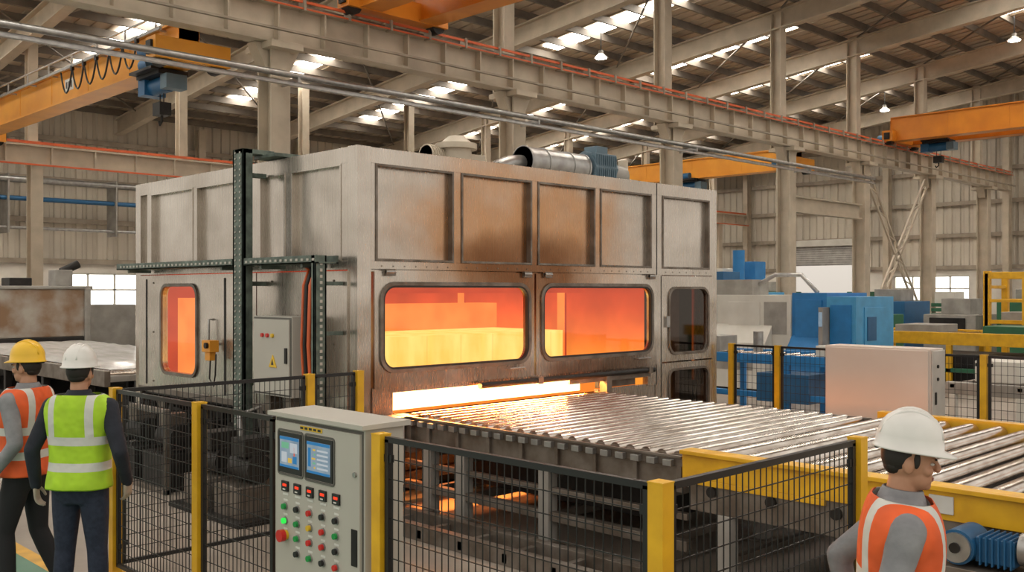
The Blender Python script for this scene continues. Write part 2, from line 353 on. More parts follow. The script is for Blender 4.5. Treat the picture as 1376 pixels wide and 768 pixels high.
for x,y in ((38,12.5),(46,14.5),(43.8,20),(26,22),(33,26)):
    b=B('high_bay_lamp'); z=zr(y)-1.1
    b.cyl((x,y,z+.9),(x,y,z+.25),.02,'black',seg=6); b.cyl((x,y,z+.25),(x,y,z+.15),.08,'greym'); b.cyl((x,y,z+.15),(x,y,z),.08,'greym',r1=.24); b.cyl((x,y,z),(x,y,z-.02),.2,'lampw'); b.done()

RY=16.7
b=B('crane_runway_columns')
for x in colX:
    b.ibeam((x,RY+.05,0),(x,RY+.05,7.0),.42,.5,.045,'beige',up=(0,1,0))
    b.ibeam((x,RY+.35,7.0),(x,RY+.35,zr(RY)-.5),.34,.4,.04,'beige',up=(0,1,0))
    b.box(x-.35,x+.35,RY-.45,RY+.5,6.86,6.98,'beige')
    b.prism([(x-.5,6.98),(x+.5,6.98),(x+.26,6.5),(x-.26,6.5)],'y',RY-.1,RY+.2,'beige')
    b.box(x-.35,x+.35,RY-.3,RY+.45,0,.06,'framest')
b.done(fix=False)
b=B('crane_runway_beam')
b.ibeam((1.5,RY-.1,7.38),(49.5,RY-.1,7.38),.36,.78,.05,'beige',stiff=1.05)
b.beam((1.5,RY-.1,7.81),(49.5,RY-.1,7.81),.07,.09,'framest')
b.beam((1.5,RY-.33,7.86),(49.5,RY-.33,7.86),.04,.05,'redor'); b.beam((1.5,RY-.36,7.72),(49.5,RY-.36,7.72),.03,.03,'redor')
b.beam((1.5,RY-.45,7.2),(49.5,RY-.45,7.2),.08,.04,'beige_d')
for i in range(46): b.box(2+i*1.05,2.05+i*1.05,RY-.4,RY-.2,7.68,7.9,'beige_d')
b.done(fix=False)
b=B('conduit_pipe'); b.cyl((1.5,15.9,6.28),(34,15.9,6.28),.06,'galv',seg=10)
b.beam((1.5,15.9,6.1),(34,15.9,6.1),.1,.04,'galv'); b.cyl((1.5,15.98,6.16),(34,15.98,6.16),.025,'galv',seg=6)
for x in colX[:4]: b.beam((x,15.85,6.2),(x,16.45,6.2),.05,.1,'galv')
b.done(fix=False)
b=B('tie_beam'); b.ibeam((29.55,RY,5.15),(34.45,RY,5.15),.25,.55,.05,'beige'); b.done(fix=False)
b=B('lattice_brace')
for x0,z0,x1,z1 in ((35.0,.6,40.4,6.7),(40.4,.6,35.0,6.7)):
    dx=V((x1-x0,0,z1-z0)).normalized(); n=V((-dx.z,0,dx.x))*.17
    A=V((x0,RY,z0));C=V((x1,RY,z1)); b.beam(A+n,C+n,.07,.07,'beige'); b.beam(A-n,C-n,.07,.07,'beige')
    for i in range(14):
        p=A.lerp(C,i/14);q=A.lerp(C,(i+1)/14); b.beam(p+n*(1 if i%2 else -1),q+n*(-1 if i%2 else 1),.04,.04,'beige')
b.done(fix=False)
b=B('crane_runway_beam'); b.ibeam((3,31,6.32),(49.5,31,6.32),.3,.6,.05,'beige',stiff=1.3); b.beam((3,30.9,6.68),(49.5,30.9,6.68),.06,.08,'redor'); b.beam((3,30.7,6.0),(49.5,30.7,6.0),.05,.05,'redor'); b.done(fix=False)
b=B('crane_runway_columns')
for x in [5.5,10.4,15.2,20,25,29.3,34.7,40.7,46.9]:
    b.ibeam((x,31.1,0),(x,31.1,6.02),.34,.42,.04,'beige',up=(0,1,0)); b.ibeam((x,31.4,6),(x,31.4,zr(31)-.5),.28,.32,.04,'beige',up=(0,1,0))
b.done(fix=False)
b=B('wall_pipes'); b.cyl((3,38.9,5.7),(49,38.9,5.7),.09,'blued',seg=8); b.cyl((3,38.8,6.4),(49,38.8,6.4),.12,'galv',seg=8); b.cyl((3,38.9,4.6),(49,38.9,4.6),.06,'galv',seg=8)
for x in range(4,49,4): b.box(x,x+.06,38.7,39.6,4.4,6.6,'greym')
b.done(fix=False)

# ------------------------------------------------------------------ cranes
def crane(x,y0,y1,z0,h,k,hoistY=None,double=False,fest=None):
    b=B('overhead_crane'); cw=1.3 if double else .75
    for dx in ((-.75,.75) if double else (0,)):
        b.box(x+dx-.2,x+dx+.2,y0,y1,z0+.04,z0+h-.04,k)
        b.box(x+dx-.27,x+dx+.27,y0,y1,z0,z0+.04,k); b.box(x+dx-.27,x+dx+.27,y0,y1,z0+h-.04,z0+h,k)
        n=int((y1-y0)/2)
        for i in range(n+1):
            y=y0+i*(y1-y0)/n; b.box(x+dx-.21,x+dx+.21,y,y+.03,z0+.04,z0+h-.04,k)
        b.box(x+dx-.205,x+dx-.2,y0+5.2,y0+5.7,z0+.25,z0+.52,'paper')
        for i in range(3): b.box(x+dx-.208,x+dx-.205,y0+5.27+i*.14,y0+5.36+i*.14,z0+.31,z0+.46,'black')
    for y in (y0,y1):
        b.box(x-cw,x+cw,y-.2,y+.2,z0-.02,z0+.38,k)
        for s in (-1,1):
            b.cyl((x+s*(cw-.2),y-.12,z0+.02),(x+s*(cw-.2),y+.12,z0+.02),.17,'blackm'); b.box(x+s*cw-.05,x+s*cw+.05,y-.1,y+.1,z0+.05,z0+.3,'blackm')
        b.cyl((x-.6,y+.2,z0+.2),(x-.6,y+.65,z0+.2),.13,'blued')
    if hoistY:
        y=hoistY
        b.box(x-.3,x+.3,y-.5,y+.5,z0-.12,z0-.02,'blackm'); b.cyl((x,y-.35,z0-.25),(x,y+.35,z0-.25),.17,'blued'); b.box(x-.22,x+.22,y+.3,y+.6,z0-.42,z0-.1,'blued'); b.box(x-.2,x+.22,y-.62,y-.35,z0-.4,z0-.12,'motor')
        b.cyl((x-.3,y-.2,z0+.1),(x-.3,y+.15,z0+.1),.13,'blued'); b.box(x-.45,x-.2,y-.5,y+.5,z0-.05,z0+.0,'blackm')
        for s in (-.08,.08): b.cyl((x,y+s,z0-.35),(x,y+s,z0-.65),.012,'blackm',seg=6)
        b.box(x-.12,x+.12,y-.16,y+.16,z0-.85,z0-.6,'blackm'); b.tube([(x,y,z0-.85),(x,y,z0-.95),(x,y+.09,z0-1.02),(x,y+.12,z0-.95)],.025,'blackm')
    if fest:
        fx=x-.42
        b.beam((fx,y0+.3,z0+h-.1),(fx,y1-.5,z0+h-.1),.05,.06,'galv'); b.beam((fx,y0+.3,z0+h+.15),(fx,y1-.5,z0+h+.15),.03,.03,'galv')
        for i in range(int((y1-y0)/1.4)): b.beam((fx+.2,y0+.5+i*1.4,z0+h-.1),(fx,y0+.5+i*1.4,z0+h-.1),.04,.04,'galv'); b.beam((fx,y0+.5+i*1.4,z0+h-.1),(fx,y0+.5+i*1.4,z0+h+.15),.03,.03,'galv')
        a,c,n=fest
        for i in range(n):
            ya=a+(c-a)*i/n; yb_=a+(c-a)*(i+1)/n
            b.tube([(fx,ya+(yb_-ya)*t/8,z0+h-.15-2.0*(t/8)*(1-t/8)) for t in range(9)],.02,'black',seg=6)
            b.box(fx-.03,fx+.03,ya-.05,ya+.05,z0+h-.2,z0+h-.1,'blackm')
    b.done(.01)
crane(8.6,17.45,30.5,6.55,.75,'orangel',hoistY=18.6,fest=(18.8,22.8,6))
crane(12.6,-9,16.3,7.95,.95,'orange',double=True)
crane(31.3,17.4,30.5,6.52,.75,'orangel',hoistY=22)
crane(37.2,-9,16.3,7.9,.9,'orange',double=True,hoistY=14.9)

# ------------------------------------------------------------------ FURNACE
FX0,FX1,FY0,FY1,FZ=5.73,12.07,8.02,13.2,3.70
b=B('industrial_furnace')
S='steels'
PFr=lambda u,v,t:(u,FY0-t,v)
PLe=lambda u,v,t:(FX0-t,u,v)
b.box(FX0+.06,FX1-.06,FY0+.06,FY1-.06,2.46,FZ-.05,S)
b.box(FX0+.02,FX1-.02,FY0+.02,FY1-.02,FZ-.05,FZ-.01,'steel')
def fr(u0,u1,v0,v1,t=0.,k=S,P='f',t0=-.07):
    if P=='f': b.box(u0,u1,FY0-t,FY0-t0,v0,v1,k)
    else: b.box(FX0-t,FX0-t0,u0,u1,v0,v1,k)
fr(FX0+.17,FX1-.12,3.54,FZ); fr(FX0+.17,FX1-.12,2.46,2.55)
b.box(FX0,FX0+.17,FY0,FY0+.17,.0,FZ+.005,S); b.box(FX1-.12,FX1,FY0,FY0+.12,0,FZ+.005,S)
b.box(FX0,FX0+.15,FY1-.15,FY1,0.,FZ,S); b.box(FX1-.15,FX1,FY1-.15,FY1,0.,FZ,S)
mull=[(5.90,5.95),(7.0,7.11),(8.22,8.32),(9.36,9.46),(10.52,10.76),(11.88,11.95)]
for u0,u1 in mull: fr(u0,u1,2.55,3.54)
pan=[(5.95,7.0),(7.11,8.22),(8.32,9.36),(9.46,10.52),(10.76,11.88)]
for u0,u1 in pan:
    w=.025
    for a in ((u0,u1,3.54-w,3.54),(u0,u1,2.55,2.55+w),(u0,u0+w,2.55+w,3.54-w),(u1-w,u1,2.55+w,3.54-w)): fr(*a,t=.012,k='framest')
    for i in range(7):
        for z in (2.5,): b.cyl((u0+.08+(u1-u0-.16)*i/6,FY0,z),(u0+.08+(u1-u0-.16)*i/6,FY0-.006,z),.007,'framest',seg=6)
fr(10.63,10.645,.3,FZ,t=.004,k='rubber',t0=0)
fr(FY0+.17,FY1-.15,3.54,FZ,P='l'); fr(FY0+.17,FY1-.15,2.46,2.55,P='l')
for u0,u1 in ((8.19,8.3),(9.24,9.36),(9.9,10.32),(11.42,11.52),(12.72,12.84)): fr(u0,u1,2.55,3.54,P='l')
for u0,u1 in ((8.3,9.24),(9.36,9.9),(10.32,11.42),(11.52,12.72)):
    w=.02
    for a in ((u0,u1,3.54-w,3.54),(u0,u1,2.55,2.55+w),(u0,u0+w,2.55+w,3.54-w),(u1-w,u1,2.55+w,3.54-w)): fr(*a,t=.008,k='steel',P='l')
W1=(6.02,8.13,1.44,2.30,.15); W2=(8.38,10.48,1.44,2.30,.15)
for (u0,u1,W) in ((5.92,8.235,W1),(8.265,10.6,W2)):
    b.plate_hole(PFr,u0,u1,1.25,2.45,W,-.05,.03,S)
    b.ring_rr(PFr,W[0],W[1],W[2],W[3],W[4],.04,.03,.05,'framest'); b.ring_rr(PFr,W[0]+.02,W[1]-.02,W[2]+.02,W[3]-.02,W[4]-.02,.025,.0,.045,'rubber')
    b.poly_rr(PFr,W[0],W[1],W[2],W[3],W[4],.005,'glass')
    for uu in (u0+.12,u1-.2):
        b.box(uu,uu+.12,FY0-.07,FY0-.03,2.4,2.47,'framest'); b.cyl((uu,FY0-.06,2.44),(uu+.12,FY0-.06,2.44),.018,'galv',seg=8)
    b.tube([(u1-.45,FY0-.03,1.36),(u1-.45,FY0-.08,1.36),(u1-.2,FY0-.08,1.36),(u1-.2,FY0-.03,1.36)],.012,'galv')
fr(5.9,10.6,2.44,2.47)
fr(5.9,10.62,1.2,1.26,t=.02,k='steels')
b.plate_hole(PFr,10.70,11.95,1.28,2.45,(10.90,11.80,1.40,2.27,.13),-.05,.02,'steel')
b.ring_rr(PFr,10.90,11.80,1.40,2.27,.13,.035,.02,.04,'framest'); b.poly_rr(PFr,10.90,11.80,1.40,2.27,.13,.0,'glassd')
b.plate_hole(PFr,10.70,11.95,.25,1.26,(10.90,11.80,.42,1.15,.1),-.05,.02,'steel')
b.ring_rr(PFr,10.90,11.80,.42,1.15,.1,.035,.02,.04,'framest'); b.poly_rr(PFr,10.90,11.80,.42,1.15,.1,.0,'glassd')
b.box(10.8,10.87,FY0-.05,FY0-.02,1.75,1.9,'galv')
b.box(10.70,11.95,FY0+.35,FY0+.4,.2,2.44,'blackm'); b.box(11.2,11.5,FY0+.25,FY0+.34,.3,2.3,'brown')
b.box(5.9,6.16,FY0-.02,FY0+.07,.45,1.2,'steels'); b.box(9.42,10.62,FY0,FY0+.07,.3,1.0,'steels'); b.box(10.42,10.62,FY0-.02,FY0+.07,.98,1.2,'steels'); b.box(6.16,9.42,FY0+.05,FY0+.12,.35,.86,'framest')
b.box(10.6,10.72,FY0-.02,FY0+.07,0,2.46,'steel')
b.box(5.78,6.3,FY0-.28,FY0-.02,.93,.98,'framest'); b.box(5.85,6.12,FY0-.26,FY0-.02,.3,.93,'pink')
b.cyl((7.3,FY0-.1,1.20),(10.45,FY0-.1,1.20),.034,'blackm'); b.beam((8.8,FY0-.06,1.14),(10.4,FY0-.06,1.14),.04,.06,'framest')
b.box(9.45,9.55,FY0-.12,FY0,.95,1.2,'framest'); b.box(9.55,10.3,FY0+.1,FY0+.16,1.0,1.2,'framest')
for uu in (8.2,10.3): b.box(uu,uu+.08,FY0-.14,FY0-.02,1.16,1.24,'framest')
WL=(11.38,12.33,1.20,2.30,.13)
b.plate_hole(PLe,9.95,13.05,.95,2.45,WL,-.05,.02,'steel'); b.ring_rr(PLe,*WL[:4],WL[4],.04,.02,.045,'framest'); b.poly_rr(PLe,*WL,.005,'glass')
b.box(FX0-.02,FX0+.05,8.17,9.93,.95,2.45,'steel')
b.box(FX0-.03,FX0,10.65,10.68,1.0,2.4,'rubber'); b.box(FX0-.03,FX0,12.8,12.82,1.0,2.4,'rubber')
b.tube([(FX0-.02,10.95,1.6),(FX0-.08,10.95,1.6),(FX0-.08,10.95,1.9),(FX0-.02,10.95,1.9)],.014,'galv')
for uu in (8.4,8.9,9.6,10.4,12.6):
    for z in (1.05,1.7,2.35): b.cyl((FX0-.02,uu,z),(FX0-.03,uu,z),.012,'framest',seg=6)
fr(FY0+.17,FY1-.15,.90,.97,t=.03,P='l',k='framest')
b.box(FX1-.06,FX1-.01,FY0+.12,FY1-.15,.2,2.46,'steel'); b.box(FX0+.1,FX1-.1,FY1-.06,FY1-.01,.2,2.46,'steel')
b.box(FX0+.05,FX1-.05,FY0+.3,FY1-.05,.86,.94,'blackm')
# chamber (glowing refractory lining, hot load)
b.box(5.85,10.6,8.16,12.9,2.40,2.44,'hots')
b.box(6.6,10.55,12.0,12.05,.95,2.40,'hot')
b.box(5.86,5.90,8.2,11.2,.95,2.40,'hots'); b.box(10.56,10.6,8.2,12.6,.95,2.4,'hot')
b.box(5.9,10.56,8.3,12.0,.94,.97,'hotf')
b.box(5.86,6.6,12.7,12.74,.95,2.4,'hots'); b.box(6.6,6.65,11.2,12.7,.95,2.4,'hot'); b.box(6.0,6.25,12.2,12.5,.97,2.15,'hotm'); b.box(6.3,6.5,11.4,12.1,.97,1.75,'hotl')
b.box(6.32,9.3,8.22,9.0,.985,1.17,'hotw')
b.box(7.15,10.05,9.2,10.6,.97,1.70,'hotl')
for i in range(5): b.box(7.6+i*.55,7.605+i*.55,9.195,9.2,1.16,1.69,'hotg')
b.box(8.35,10.4,10.9,11.3,.97,2.06,'hotm'); b.box(6.7,7.5,11.2,11.5,.97,1.95,'hots')
for x,y in ((10.15,9.3),(10.42,10.2),(10.3,11.6)): b.box(x,x+.05,y,y+.1,.97,2.4,'hotm'); b.box(x+.05,x+.09,y,y+.1,.97,2.4,'hots')
for x in (7.4,8.6,9.8): b.cyl((x,9.1,2.34),(x,11.9,2.34),.035,'hotm',seg=10)
b.box(6.2,10.3,9.0,9.05,2.22,2.4,'hots')
for x in (FX0+.08,7.6,9.4,11.9):
    for y in (FY0+.1,9.7,11.4,FY1-.1):
        b.box(x-.07,x+.07,y-.07,y+.07,0,.9,'framest'); b.box(x-.12,x+.12,y-.12,y+.12,0,.02,'framest')
for y in (FY0+.1,FY1-.1): b.box(FX0+.1,FX1-.1,y-.05,y+.05,.25,.37,'framest')
for x in (FX0+.08,11.9): b.box(x-.05,x+.05,FY0,FY1,.25,.37,'framest')
b.box(6.2,11.6,8.6,12.8,.05,.84,'blackm')
for i in range(9): b.box(FX0+.12,FX0+.3,8.4+i*.52,8.7+i*.52,.1,.8,'blackm' if i%2 else 'framest'); b.cyl((FX0-.0,8.5+i*.52,.6),(FX0+.13,8.5+i*.52,.6),.09,'blackm')
b.done(.006)
b=B('exhaust_blower'); x,y=8.25,9.4
b.box(x-.35,x+.35,y-.3,y+.3,3.71,3.75,'framest'); b.cyl((x,y,3.75),(x,y,4.05),.2,'beigem',seg=20); b.cyl((x,y,4.05),(x,y,4.12),.27,'beigem',seg=20); b.cyl((x,y,4.12),(x,y,4.22),.22,'beigem',r1=.1,seg=20)
b.cyl((x-.42,y+.1,3.95),(x-.15,y+.1,3.95),.13,'beigem'); b.box(x+.12,x+.4,y-.12,y+.14,3.75,4.0,'beigem')
for i in range(8): b.cyl((x-.42+i*.03,y+.1,3.95),(x-.41+i*.03,y+.1,3.95),.145,'beigem')
b.done(.008)
b=B('fan_motor_unit'); y=9.3
b.cyl((9.35,y,4.0),(10.55,y,4.0),.2,'galv',seg=24)
for x in (9.35,9.7,10.2,10.52): b.cyl((x,y,4.0),(x+.03,y,4.0),.212,'galv',seg=24)
for x in (9.5,10.3): b.box(x,x+.12,y-.2,y+.2,3.71,3.85,'framest')
b.tube([(9.35,y,3.98),(9.1,y,3.95),(8.9,y,3.88),(8.78,y,3.81)],.1,'galv',seg=12)
b.cyl((10.6,y,4.02),(11.1,y,4.02),.24,'motor',seg=8,smooth=False); b.box(10.62,11.08,y-.22,y+.22,3.71,4.22,'motor'); b.box(10.75,11,y-.12,y+.12,4.22,4.34,'motor')
for i in range(10): b.box(10.64+i*.045,10.66+i*.045,y-.24,y-.22,3.8,4.2,'motor')
b.cyl((11.15,y,3.95),(11.45,y,3.95),.17,'greym'); b.box(11.2,11.6,y-.2,y+.2,3.71,3.9,'greym'); b.cyl((11.5,y,3.9),(11.5,y,4.2),.08,'beigem')
b.done(.008)

b=B('cable_tray_column')
b.box(5.36,5.40,9.62,9.84,0,3.80,'green'); b.box(5.36,5.48,9.62,9.65,0,3.80,'green'); b.box(5.36,5.48,9.81,9.84,0,3.8,'green')
for i in range(60): b.cyl((5.362,9.68,.1+i*.062),(5.352,9.68,.1+i*.062),.012,'cab',seg=6); b.cyl((5.362,9.78,.1+i*.062),(5.352,9.78,.1+i*.062),.012,'cab',seg=6)
for z in (1.2,2.3,3.5): b.box(5.4,5.70,9.70,9.76,z,z+.05,'green')
b.box(5.34,5.55,9.5,9.95,0,.02,'green'); b.box(5.36,5.75,9.62,9.8,3.75,3.80,'green'); b.box(5.6,6.2,9.35,9.8,3.71,3.75,'green')
b.done(.003)
b=B('cable_tray')
for y0,y1 in ((8.2,9.6),(9.86,12.95)):
    b.box(5.36,5.40,y0,y1,2.52,2.60,'green'); b.box(5.60,5.63,y0,y1,2.52,2.60,'green'); b.box(5.36,5.63,y0,y1,2.52,2.535,'green')
    n=int((y1-y0)/.1)
    for i in range(n): b.box(5.352,5.36,y0+i*.1+.02,y0+i*.1+.06,2.545,2.57,'cab')
    for yy in (y0+.3,y1-.3): b.box(5.4,5.70,yy,yy+.04,2.48,2.52,'green')
b.box(5.36,5.5,8.22,8.25,.9,2.6,'green'); b.box(5.36,5.38,8.22,8.28,.9,2.6,'green'); b.box(5.48,5.5,8.22,8.28,.9,2.6,'green')
for i in range(26): b.box(5.42,5.45,8.214,8.22,.95+i*.062,.98+i*.062,'cab')
for z in (1.0,1.8,2.3): b.box(5.5,5.70,8.22,8.26,z,z+.04,'green')
for yy,k,r in ((8.32,'redor',.022),(8.39,'blackm',.02),(8.45,'redor',.014)):
    b.tube([(5.55,yy+.25,2.5),(5.48,yy+.06,2.46),(5.38,yy,2.3),(5.37,yy+.02,1.7),(5.38,yy-.02,1.2),(5.44,yy,.7),(5.5,yy,.3)],r,k)
b.done(.002)
b=B('electrical_box')
b.box(5.38,5.67,8.66,9.42,1.15,1.98,'cab'); b.box(5.36,5.38,8.69,9.39,1.18,1.95,'cab'); b.box(5.375,5.382,8.67,9.41,1.16,1.97,'cabd')
b.prism([(8.92,1.45),(9.07,1.45),(8.995,1.58)],'x',5.35,5.359,'yb'); b.prism([(8.97,1.475),(9.02,1.475),(8.995,1.54)],'x',5.348,5.351,'black')
for i,k in enumerate(('red','red','yb')): b.cyl((5.36,9.2-i*.1,1.78),(5.34,9.2-i*.1,1.78),.022,k)
b.box(5.345,5.36,8.72,8.76,1.5,1.66,'blackm'); b.box(5.45,5.6,8.8,8.9,0,1.15,'framest'); b.box(5.45,5.6,9.2,9.3,0,1.15,'framest')
b.done(.006)
b=B('pendant_switch'); b.box(5.52,5.64,10.68,10.88,1.52,1.66,'orangel'); b.box(5.54,5.62,10.72,10.84,1.42,1.52,'orangel'); b.cyl((5.58,10.74,1.6),(5.49,10.74,1.6),.035,'blackm')
b.tube([(5.58,10.78,1.42),(5.58,10.8,1.2),(5.59,10.72,1.12),(5.58,10.66,1.25),(5.59,10.66,1.5)],.01,'blackm'); b.cyl((5.6,10.88,1.6),(5.69,10.9,1.6),.012,'blackm')
b.done(.006)
b=B('hydraulic_power_unit')
for i,yy in enumerate((10.4,11.2,12.1)):
    b.box(4.85,5.35,yy,yy+.6,.0,.42,'blackm'); b.cyl((5.1,yy+.1,.58),(5.1,yy+.5,.58),.15,'blackm'); b.box(4.95,5.2,yy+.2,yy+.4,.7,.85,'framest'); b.tube([(5.1,yy+.5,.6),(5.25,yy+.7,.9),(5.4,yy+.7,.85),(5.5,yy+.7,.6)],.03,'blackm')
b.box(4.8,4.86,10.3,12.8,0,.06,'framest'); b.box(5.34,5.4,10.3,12.8,0,.06,'framest'); b.box(4.8,4.86,10.3,12.8,.88,.94,'framest')
for yy in (10.3,11.5,12.74): b.box(4.8,4.86,yy,yy+.06,0,.9,'framest')
b.done(.006)
b=B('pump_skid')
for yy in (8.5,9.15): b.box(4.7,5.2,yy,yy+.5,0,.35,'framest'); b.cyl((4.95,yy+.05,.5),(4.95,yy+.45,.5),.14,'blackm'); b.box(4.8,5.1,yy+.1,yy+.35,.62,.8,'blackm')
b.box(4.6,5.3,8.35,9.8,0,.05,'blackm'); b.tube([(4.95,8.9,.6),(4.95,8.95,1.0),(5.2,9.0,1.05),(5.3,9.0,.4)],.03,'galv'); b.done(.006)

# ------------------------------------------------------------------ conveyors
b=B('roller_conveyor')
y=4.52
while y<7.98:
    b.cyl((6.27,y,.945),(9.33,y,.945),.053,'roller',seg=24); b.cyl((6.2,y,.945),(9.4,y,.945),.018,'blackm',seg=8); y+=.158
b.box(6.3,9.3,4.45,7.95,.84,.86,'blackm')
for x0,x1 in ((6.17,6.25),(9.35,9.43)):
    b.box(x0,x1,4.4,7.98,.90,.965,'framest'); b.box(x0-.03,x0,4.4,7.98,.965,.985,'framest'); b.box(x0,x1,4.4,7.98,.70,.74,'framest'); b.box(x0+.03,x0+.05,4.4,7.98,.74,.90,'framest')
    for i in range(9): b.box(x0,x1,4.42+i*.43,4.46+i*.43,.74,.9,'framest')
for i in range(22): b.box(6.12,6.17,4.48+i*.158,4.56+i*.158,.9,.95,'galv')
b.box(6.15,6.3,7.7,7.98,.62,.9,'framest')
for y in (4.7,5.9,7.0,7.5):
    for x in (6.25,7.8,9.3):
        b.box(x-.06,x+.06,y-.06,y+.06,0,.7,'greym'); b.box(x-.11,x+.11,y-.11,y+.11,0,.02,'framest')
    b.box(6.2,9.4,y-.04,y+.04,.6,.7,'framest'); b.box(6.2,9.4,y-.03,y+.03,.22,.3,'framest')
for x in (6.25,7.8,9.3): b.box(x-.04,x+.04,4.4,7.9,.24,.32,'framest'); b.box(x-.03,x+.03,4.4,7.9,.48,.53,'framest')
b.box(6.7,8.9,5.0,7.6,.3,.56,'blackm'); b.box(5.55,5.63,4.5,7.5,.0,.14,'framest'); b.box(5.9,5.98,4.5,7.5,.0,.14,'framest')
for i in range(6): b.box(5.55,6.2,4.6+i*.55,4.66+i*.55,.02,.1,'framest')
b.done(.003,fix=False)
b=B('roller_conveyor')
y=4.2
while y>-5:
    b.cyl((6.25,y,.955),(9.35,y,.955),.072,'roller',seg=28); b.cyl((6.16,y,.955),(9.42,y,.955),.025,'blackm',seg=8); y-=.25
b.box(6.3,9.3,-5,4.3,.72,.74,'blackm')
b.box(6.10,6.22,-5,4.36,.84,1.05,'yellow'); b.box(6.06,6.10,-5,4.36,1.02,1.05,'yellow'); b.box(9.38,9.5,-5,4.36,.84,1.05,'yellow')
b.box(6.10,6.16,3.2,4.36,.8,.84,'yellow')
for x in (6.12,9.4): b.box(x,x+.08,-5,4.3,.60,.84,'framest')
for y in (4.0,2.9,.8,-1,-3):
    for x in (6.16,9.4): b.box(x-.05,x+.05,y-.06,y+.06,0,.6,'greym'); b.box(x-.1,x+.1,y-.1,y+.1,0,.02,'framest')
    b.box(6.16,9.4,y-.03,y+.03,.2,.28,'framest')
for i in range(12): b.cyl((6.09,4.1-i*.49,.76),(6.12,4.1-i*.49,.76),.04,'blackm'); 
b.box(6.085,6.10,2.35,2.5,.88,.99,'paper')
b.done(.004,fix=False)
b=B('gear_motor')
x,y,z=5.86,2.20,.78
b.cyl((x-.12,y,z),(x+.14,y,z),.10,'blued',seg=24); b.cyl((x-.14,y,z),(x-.12,y,z),.085,'galv',seg=24); b.cyl((x-.155,y,z),(x-.14,y,z),.03,'blackm')
b.box(x-.08,x+.1,y-.3,y-.09,z-.07,z+.07,'blued')
for i in range(6): b.box(x-.1,x+.12,y-.29+i*.033,y-.28+i*.033,z-.085,z+.085,'blued')
b.cyl((x-.02,y-.55,z+.03),(x-.02,y-.32,z+.03),.09,'galv',seg=20); b.box(x-.15,x+.2,y-.7,y+.25,z-.17,z-.11,'framest'); b.box(x+.08,x+.2,y-.6,y+.2,0,z-.17,'greym')
b.cyl((x-.08,y+.12,z-.02),(x-.08,y+.22,z-.02),.05,'red'); b.cyl((x-.1,y-.62,z),(x+.1,y-.62,z),.07,'galv',seg=20)
b.tube([(x,y+.1,z),(x-.05,y+.3,z-.05),(x+.05,y+.5,z-.1),(x+.15,y+.6,z-.1)],.012,'blackm')
b.done(.004)

# ------------------------------------------------------------------ fences
def post(b,x,y,h=1.48,w=.075):
    b.box(x-w/2,x+w/2,y-w/2,y+w/2,0,h,'yellow'); b.box(x-.09,x+.09,y-.09,y+.09,0,.012,'yellow')
    b.box(x-w/2-.002,x+w/2+.002,y-w/2-.002,y+w/2+.002,h,h+.006,'yellow')
def panel(b,p0,p1,z0=.1,z1=1.46,dx=.05,dz=.1):
    p0=V((*p0,0));p1=V((*p1,0));L=(p1-p0).length;d=(p1-p0)/L; U=V((0,0,1))
    for z in (z0,z1): b.beam(p0+U*z,p1+U*z,.03,.03,'black')
    for p in (p0+d*.015,p1-d*.015): b.beam(p+U*z0,p+U*z1,.03,.03,'black')
    n=int(L/dx)
    for i in range(1,n): q=p0+d*(L*i/n); b.beam(q+U*z0,q+U*z1,.0045,.0045,'black')
    m=int((z1-z0)/dz)
    for i in range(1,m): z=z0+(z1-z0)*i/m; b.beam(p0+U*z,p1+U*z,.005,.005,'black')
    for z in (z0+.15,z1-.1):
        for p in (p0,p1): b.beam(p-d*.05+U*z,p+d*.05+U*z,.02,.04,'black')
b=B('safety_fence'); XF=3.17
for p in ((XF,4.22),(XF,2.37),(4.87,2.37)): post(b,*p)
panel(b,(XF,4.17),(XF,2.42)); panel(b,(XF+.05,2.37),(4.82,2.37))
b.done(fix=False)
b=B('safety_fence')
for p in ((XF,6.28),(XF,7.68),(4.95,7.68),(5.5,7.68)): post(b,*p)
panel(b,(XF,6.23),(XF,5.30)); panel(b,(XF,7.63),(XF,6.33)); panel(b,(XF+.05,7.68),(4.9,7.68)); panel(b,(5.0,7.68),(5.45,7.68))
b.done(fix=False)
b=B('safety_fence'); xx=12.2
ys=[7.85,7.1,6.2,4.35,2.9,1.4,-.1]
for y in ys: post(b,xx,y)
for a,c in zip(ys,ys[1:]): panel(b,(xx,a-.05),(xx,c+.05),dx=.07)
b.done(fix=False)

b=B('electrical_cabinet'); b.box(11.55,11.92,4.72,6.05,.08,1.56,'pink'); b.box(11.56,11.93,4.70,4.72,.1,1.54,'pinks'); b.box(11.53,11.55,4.74,6.03,.12,1.54,'pink'); b.box(11.6,11.88,4.78,6.0,0,.08,'blackm')
for z in (1.2,1.35): b.cyl((11.7,4.70,z),(11.7,4.685,z),.02,'blackm')
b.box(11.62,11.66,4.685,4.70,.9,1.05,'blackm'); b.done(.01)

